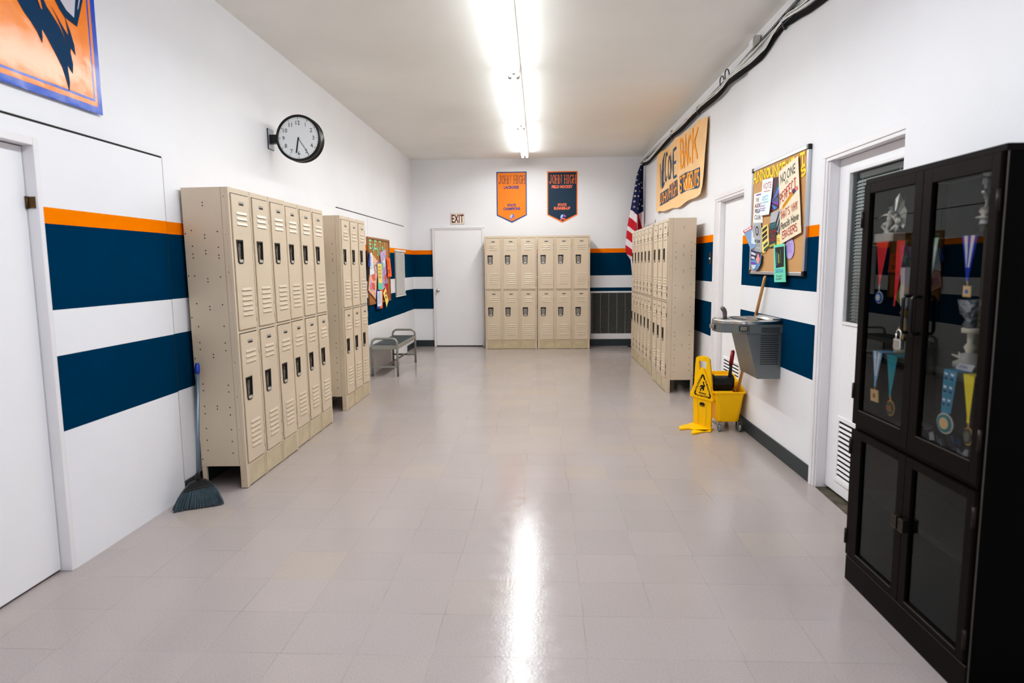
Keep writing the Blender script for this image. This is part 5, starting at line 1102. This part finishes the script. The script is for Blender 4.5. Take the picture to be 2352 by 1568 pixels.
# small figure on the right of the top shelf
X = 1.56; p = at(*q2_(605, 440), x=X); t = thing('star_trophy', 'pale figurine trophy on the top shelf at the right edge', 'trophy', (X, p.y, SHZ[0])); P2 = lambda x, y: at(*q2_(x, y), x=X)
m = MB(t); zz = SHZ[0]; m.lathe([(0, zz+.0008), (.02, zz+.0008), (.02, zz+.045), (.016, zz+.046)], (X, p.y, 0), BLACK, 18); m.lathe([(.016, zz+.046), (.014, zz+.06), (.006, zz+.068)], (X, p.y, 0), PLATEW, 18); m.build('base', t)
m = MB(t); b = P2(598, 410); m.lathe([(.008, 0), (.028, .004), (.028, .008), (.01, .014), (.019, .026), (.015, .04), (.004, .045)], (X, p.y, zz+.062), SIL, 18); m.tube([(X, p.y, zz+.10), P2(625, 320), P2(615, 245)], [.006, .005, .008], 8, SIL); m.ball(P2(607, 222), .014, CHROME); m.tube([P2(612, 215), P2(618, 160), P2(630, 110)], [.006, .005, .006], 8, PLATEW); m.tube([P2(630, 120), P2(606, 110), P2(600, 160)], [.005, .006, .006], 8, PLATEW); m.ball(P2(636, 60), (.014, .02, .013), mat('base_cream', (226, 220, 196)), 12); m.build('figure', t)
# big crumpled silver cup
X = 1.54; p = at(*q2_(505, 1200), x=X); t = thing('vase_trophy', 'hammered silver cup trophy on a tall stem at the right of the lower shelf', 'trophy', (X, p.y, SHZ[1])); HAM = mat('hammered_silver', (176, 178, 180), .24, .6, bump=1., bscale=70)
z1_, z2_ = at(*q2_(505, 1150), x=X).z, at(*q2_(505, 1395), x=X).z; zz = SHZ[1]
m = MB(t); m.lathe([(0, zz+.0008), (.05, zz+.0008), (.05, zz+.02), (.03, zz+.03), (.03, zz+.05), (.012, zz+.055)], (X, p.y, 0), MARB, 18); m.build('base', t)
m = MB(t); m.lathe([(.012, zz+.055), (.02, zz+.075), (.01, zz+.09), (.012, z2_-.02), (.03, z2_-.018), (.03, z2_), (.02, z2_)], (X, p.y, 0), mat('base_cream', (226, 220, 196)), 16); m.build('stem', t)
m = MB(t); m.lathe([(.01, z2_), (.03, z2_+.01), (.02, z2_+.03), (.038, (z1_+z2_)/2), (.048, z1_), (.044, z1_), (.03, (z1_+z2_)/2)], (X, p.y, 0), HAM, 20); m.build('cup', t)
# little plane-shaped award and a name card
X = 1.52; p = at(*q3(1225, 200), x=X); t = thing('winged_award', 'small silver winged award beside the tilted name card', 'trophy', (X, p.y, SHZ[1]))
m = MB(t); m.lathe([(0, .0008), (.018, .0008), (.014, .008), (.004, .012), (.004, .035)], (X, p.y, SHZ[1]), SIL, 12); m.tube([(X-.01, p.y+.028, SHZ[1]+.042), (X, p.y, SHZ[1]+.036), (X+.01, p.y-.026, SHZ[1]+.044)], [.003, .007, .003], 8, SIL); m.tube([(X, p.y-.006, SHZ[1]+.034), (X, p.y+.006, SHZ[1]+.054)], [.005, .003], 8, SIL); m.build('figure', t)
X = 1.482; cds = [at(*q3(*p_), x=X) for p_ in ((1180, 288), (1370, 322), (1365, 402), (1170, 345))]; zo = SHZ[1]+.001-min(c.z for c in cds); cds = [c+Vector((.012 if i < 2 else 0, 0, zo)) for i, c in enumerate(cds)]
cds[2].z = cds[3].z = SHZ[1]+.001
sheet('name_card', 'small white name card on the cabinet middle shelf', 'card', cds, (-1, 0, 0), mat('card_white', (206, 206, 214), .5), scribble((.15, .3, .8, .75), 2, pGr, .002))

# medals on ribbons hung from the shelf edges
def medal(label, qf, X, tl_, tr_, bot, rmat, disc=None, tagr=None, mm=None, edge=None, strap=None, shelf=0, ink=None, word=None):
    P_ = lambda p, dx=0: at(*qf(*p), x=X)+Vector((dx, 0, 0))
    zs = SHZ[shelf]; a, b_, c = P_(tl_), P_(tr_), P_(bot); dz = zs+.002-(a.z+b_.z)/2
    t = thing('medal', label, 'medal', (X, c.y, zs), group='medals hung in the cabinet')
    m = MB(t); a.z = b_.z = zs+.001
    w_ = (a-b_).length
    if strap:
        l0, l1 = P_(strap[0]), P_(strap[1]); md = (a+b_)/2; mb_ = (l0+l1)/2
        for k, (u, v, e, f) in enumerate(((a, md, l0, mb_), (md, b_, mb_, l1))):
            m.add([u+Vector((-.002*k, 0, 0)), v+Vector((-.002*k, 0, 0)), f+Vector((-.002*k, 0, 0)), e+Vector((-.002*k, 0, 0))], [(0, 1, 2, 3)], rmat)
            if ink:
                for j in range(9):
                    f0 = .06+.1*j; g = lambda s_, r_: (u.lerp(v, s_)).lerp(e.lerp(f, s_), r_)+Vector((-.003-.002*k, 0, 0))
                    m.add([g(.25, f0), g(.75, f0+.012), g(.72, f0+.06), g(.28, f0+.05)], [(0, 1, 2, 3)], ink[j % len(ink)])
    else:
        n1, n2 = a.lerp(b_, .52), a.lerp(b_, .46); hw = .006
        for k, (u, v) in enumerate(((a, n1), (n2, b_))):
            o = Vector((-.0025*k, 0, 0)); e0, e1 = c+Vector((0, hw, 0)), c+Vector((0, -hw, 0)); md = lambda s_, r_: (u.lerp(v, s_)).lerp(e0.lerp(e1, s_), r_)+o
            m.add([md(0, 0), md(1, 0), md(1, 1), md(0, 1)], [(0, 1, 2, 3)], rmat)
            if edge: m.add([md(.28, 0)+Vector((-.001, 0, 0)), md(.72, 0)+Vector((-.001, 0, 0)), md(.7, .7)+Vector((-.001, 0, 0)), md(.3, .7)+Vector((-.001, 0, 0))], [(0, 1, 2, 3)], edge)
    m.add([a, b_, b_+Vector((.07, 0, .0006)), a+Vector((.07, 0, .0006))], [(0, 1, 2, 3)], rmat); m.build('ribbon', t, fix=False)
    if disc:
        (dx_, dy_), rx, ry = disc; cc = P_((dx_, dy_)); rz = abs(P_((dx_, dy_-ry)).z-P_((dx_, dy_+ry)).z)/2; ryy = max(abs(P_((dx_-rx, dy_)).y-P_((dx_+rx, dy_)).y)/2, rz*.75)
        m = MB(t); k = 24
        for (s0, x_, mt_) in ((1, 0, mm[0]), (.84, -.0035, mm[1]), (.55, -.0042, mm[2] if len(mm) > 2 else mm[1])):
            m.add([(cc.x+x_, cc.y+ryy*s0*cos(2*pi*i/k), cc.z+rz*s0*sin(2*pi*i/k)) for i in range(k)]+[(cc.x+x_+.003, cc.y+ryy*s0*cos(2*pi*i/k), cc.z+rz*s0*sin(2*pi*i/k)) for i in range(k)], [tuple(range(k))]+[(i, (i+1) % k, k+(i+1) % k, k+i) for i in range(k)], mt_)
        if word: text(m, word, (-.62, -.3, .62, .3), lambda u, v: Vector((cc.x-.0052, cc.y-u*ryy, cc.z+v*rz)), mat('medal_letter', (206, 110, 30), .4), bold=.03)
        if not strap: m.tube([c, (cc.x, cc.y, cc.z+rz)], .003, 6, mm[0])
        m.build('disc', t, fix=False)
    if tagr:
        m = MB(t); pts = [P_(p) for p in tagr]; m.loft([[p+Vector((-.002, 0, 0)) for p in pts], [p+Vector((.001, 0, 0)) for p in pts]], mm[0]); ctr = sum(pts, Vector())/4
        m.add([ctr.lerp(p, .35)+Vector((-.003, 0, 0)) for p in pts], [(0, 1, 2, 3)], mm[1]); m.tube([c, (pts[0]+pts[1])/2], .0022, 6, mm[0]); m.build('tag', t, fix=False)
RR_ = mat('ribbon_red', (214, 30, 40), .6); RB_ = mat('ribbon_blue', (24, 60, 190), .6); RW_ = mat('ribbon_white', (232, 232, 238), .6); RL_ = mat('ribbon_light_blue', (128, 186, 226), .6); RT_ = mat('ribbon_teal', (14, 150, 166), .6); RP_ = mat('ribbon_pattern', (60, 150, 186), .6); RY_ = mat('ribbon_yellow', (240, 220, 10), .6); MBLU = mat('medal_blue', (36, 104, 190), .3); MTEA = mat('medal_teal', (20, 130, 140), .4); MTAN = mat('medal_tan', (226, 190, 136), .4); MDG = mat('medal_dark', (60, 66, 44), .4); RG_ = mat('ribbon_pale_green', (170, 214, 190), .6)
XS = 1.4395
medal('red ribbon medal with a round blue and white disc under the player trophy', q6, XS, (222, 578), (340, 578), (248, 965), RR_, ((241, 1085), 36, 58), None, (SIL, MBLU, SIL))
medal('wide red ribbon hanging between the blue medal and the column trophy', q6, XS, (410, 585), (500, 588), (390, 1165), RR_)
medal('blue and white ribbon with a square gold tag in the right glass door', q2_, XS, (408, 640), (552, 634), (455, 990), RB_, None, ((425, 1030), (490, 1035), (486, 1132), (417, 1126)), (MTAN, MBLU), RW_)
medal('narrow pale green and white ribbon beside the middle post of the cabinet', q2_, XS, (150, 640), (215, 640), (128, 1060), RG_, None, None, None, RW_)
medal('light blue and white ribbon with a square cream tag on the middle shelf', q3, XS, (182, 140), (305, 150), (210, 555), RL_, None, ((160, 585), (250, 610), (250, 757), (160, 725)), (MTAN, mat('tag_print', (150, 120, 60), .5)), RW_, shelf=1)
medal('teal ribbon with a round gold medal on the middle shelf', q3, XS, (350, 185), (488, 200), (390, 675), RT_, ((388, 820), 50, 95), None, (GOL, MDG, MDG), shelf=1, word='CSL')
medal('patterned blue lanyard with a large round teal medal', q3, XS, (1035, 370), (1205, 385), (1060, 880), RP_, ((1043, 1003), 100, 128), None, (SIL, MTEA, MTAN), strap=((1000, 872), (1122, 892)), shelf=1, ink=[mat('ink_white', (226, 236, 240), .6), mat('ink_navy2', (20, 34, 90), .6), RT_])
medal('bright yellow ribbon with a dull round medal at the right edge', q3, XS, (1268, 432), (1418, 430), (1330, 1000), RY_, ((1320, 1160), 38, 112), None, (GOL, MDG, mat('medal_dull', (120, 120, 110), .4, .6)), shelf=1)
# on the cabinet floor
zf = .742
t = thing('plate', 'dark round commemorative plate with a pale ring on the cabinet floor', 'plate', (1.58, 2.62, zf))
m = MB(t); cpt = at(*q3(440, 985), x=1.56); m.lathe([(0, 0.001), (.05, .001), (.12, .016), (.122, .02), (.09, .012), (.05, .006), (0, .006)], (1.60, cpt.y, zf), mat('plate_dark', (44, 42, 58), .3), 32); m.lathe([(.078, .0105), (.114, .0185)], (1.60, cpt.y, zf), mat('plate_ring', (150, 150, 164), .3), 32); m.lathe([(0, .0068), (.04, .0068)], (1.60, cpt.y, zf), mat('plate_ring', (150, 150, 164)), 24); m.build('plate_body', t)
NAV = mat('sash_navy', (22, 32, 66), .7); SWB = mat('sash_blue', (50, 110, 196), .6)
def sash(label, pts, wht, seed):
    rg = random.Random(seed); c = [at(*q3(*p), z=zf+.02) for p in pts]; m = MB()
    f = lambda u, v: (lambda p: Vector((p.x, p.y, zf+.004+.022*abs(sin(u*6+seed))*(.4+.6*sin(v*pi))+.004)))((c[3]*(1-u)+c[2]*u)*(1-v)+(c[0]*(1-u)+c[1]*u)*v)
    m.grid(f, 16, 8, NAV)
    for (u0, v0, u1, v1, mm) in wht: m.grid(lambda a, b: f(u0+a*(u1-u0), v0+b*(v1-v0))+Vector((0, 0, .0015)), 6, 6, mm)
    tag(m.build('sash', fix=False, at=(c[0].x, c[0].y, zf)), label, 'sash', 'folded sashes on the cabinet floor')
sash('navy sash with two white corners folded on the cabinet floor', ((720, 1040), (1000, 1090), (1060, 1290), (720, 1150)), ((.45, .1, .62, .6, RW_), (.72, .1, .9, .55, RW_)), 1)
sash('navy sash with a small blue corner behind the round teal medal', ((1010, 1110), (1230, 1160), (1260, 1260), (1060, 1260)), ((.4, .15, .85, .6, SWB),), 2)
sash('navy sash with a long white and blue corner below the yellow ribbon', ((1110, 1270), (1360, 1290), (1340, 1420), (1150, 1380)), ((.25, .05, .9, .5, RW_), (.2, .02, .95, .1, SWB)), 3)

# ================================================================== colour
scn.view_settings.view_transform = 'Standard'; scn.view_settings.look = 'None'; scn.view_settings.exposure = 0; scn.view_settings.gamma = 1
vs_ = scn.view_settings; vs_.use_curve_mapping = True; cmv = vs_.curve_mapping; cc_ = cmv.curves[3]
cc_.points.new(.06, .042); cc_.points.new(.3, .292); cc_.points.new(.75, .765); cmv.update()
scn.cycles.max_bounces = 9; scn.cycles.diffuse_bounces = 5; scn.cycles.glossy_bounces = 4; scn.cycles.transparent_max_bounces = 12; scn.cycles.caustics_reflective = False; scn.cycles.caustics_refractive = False
scn.cycles.use_denoising = True; scn.cycles.sample_clamp_indirect = 6
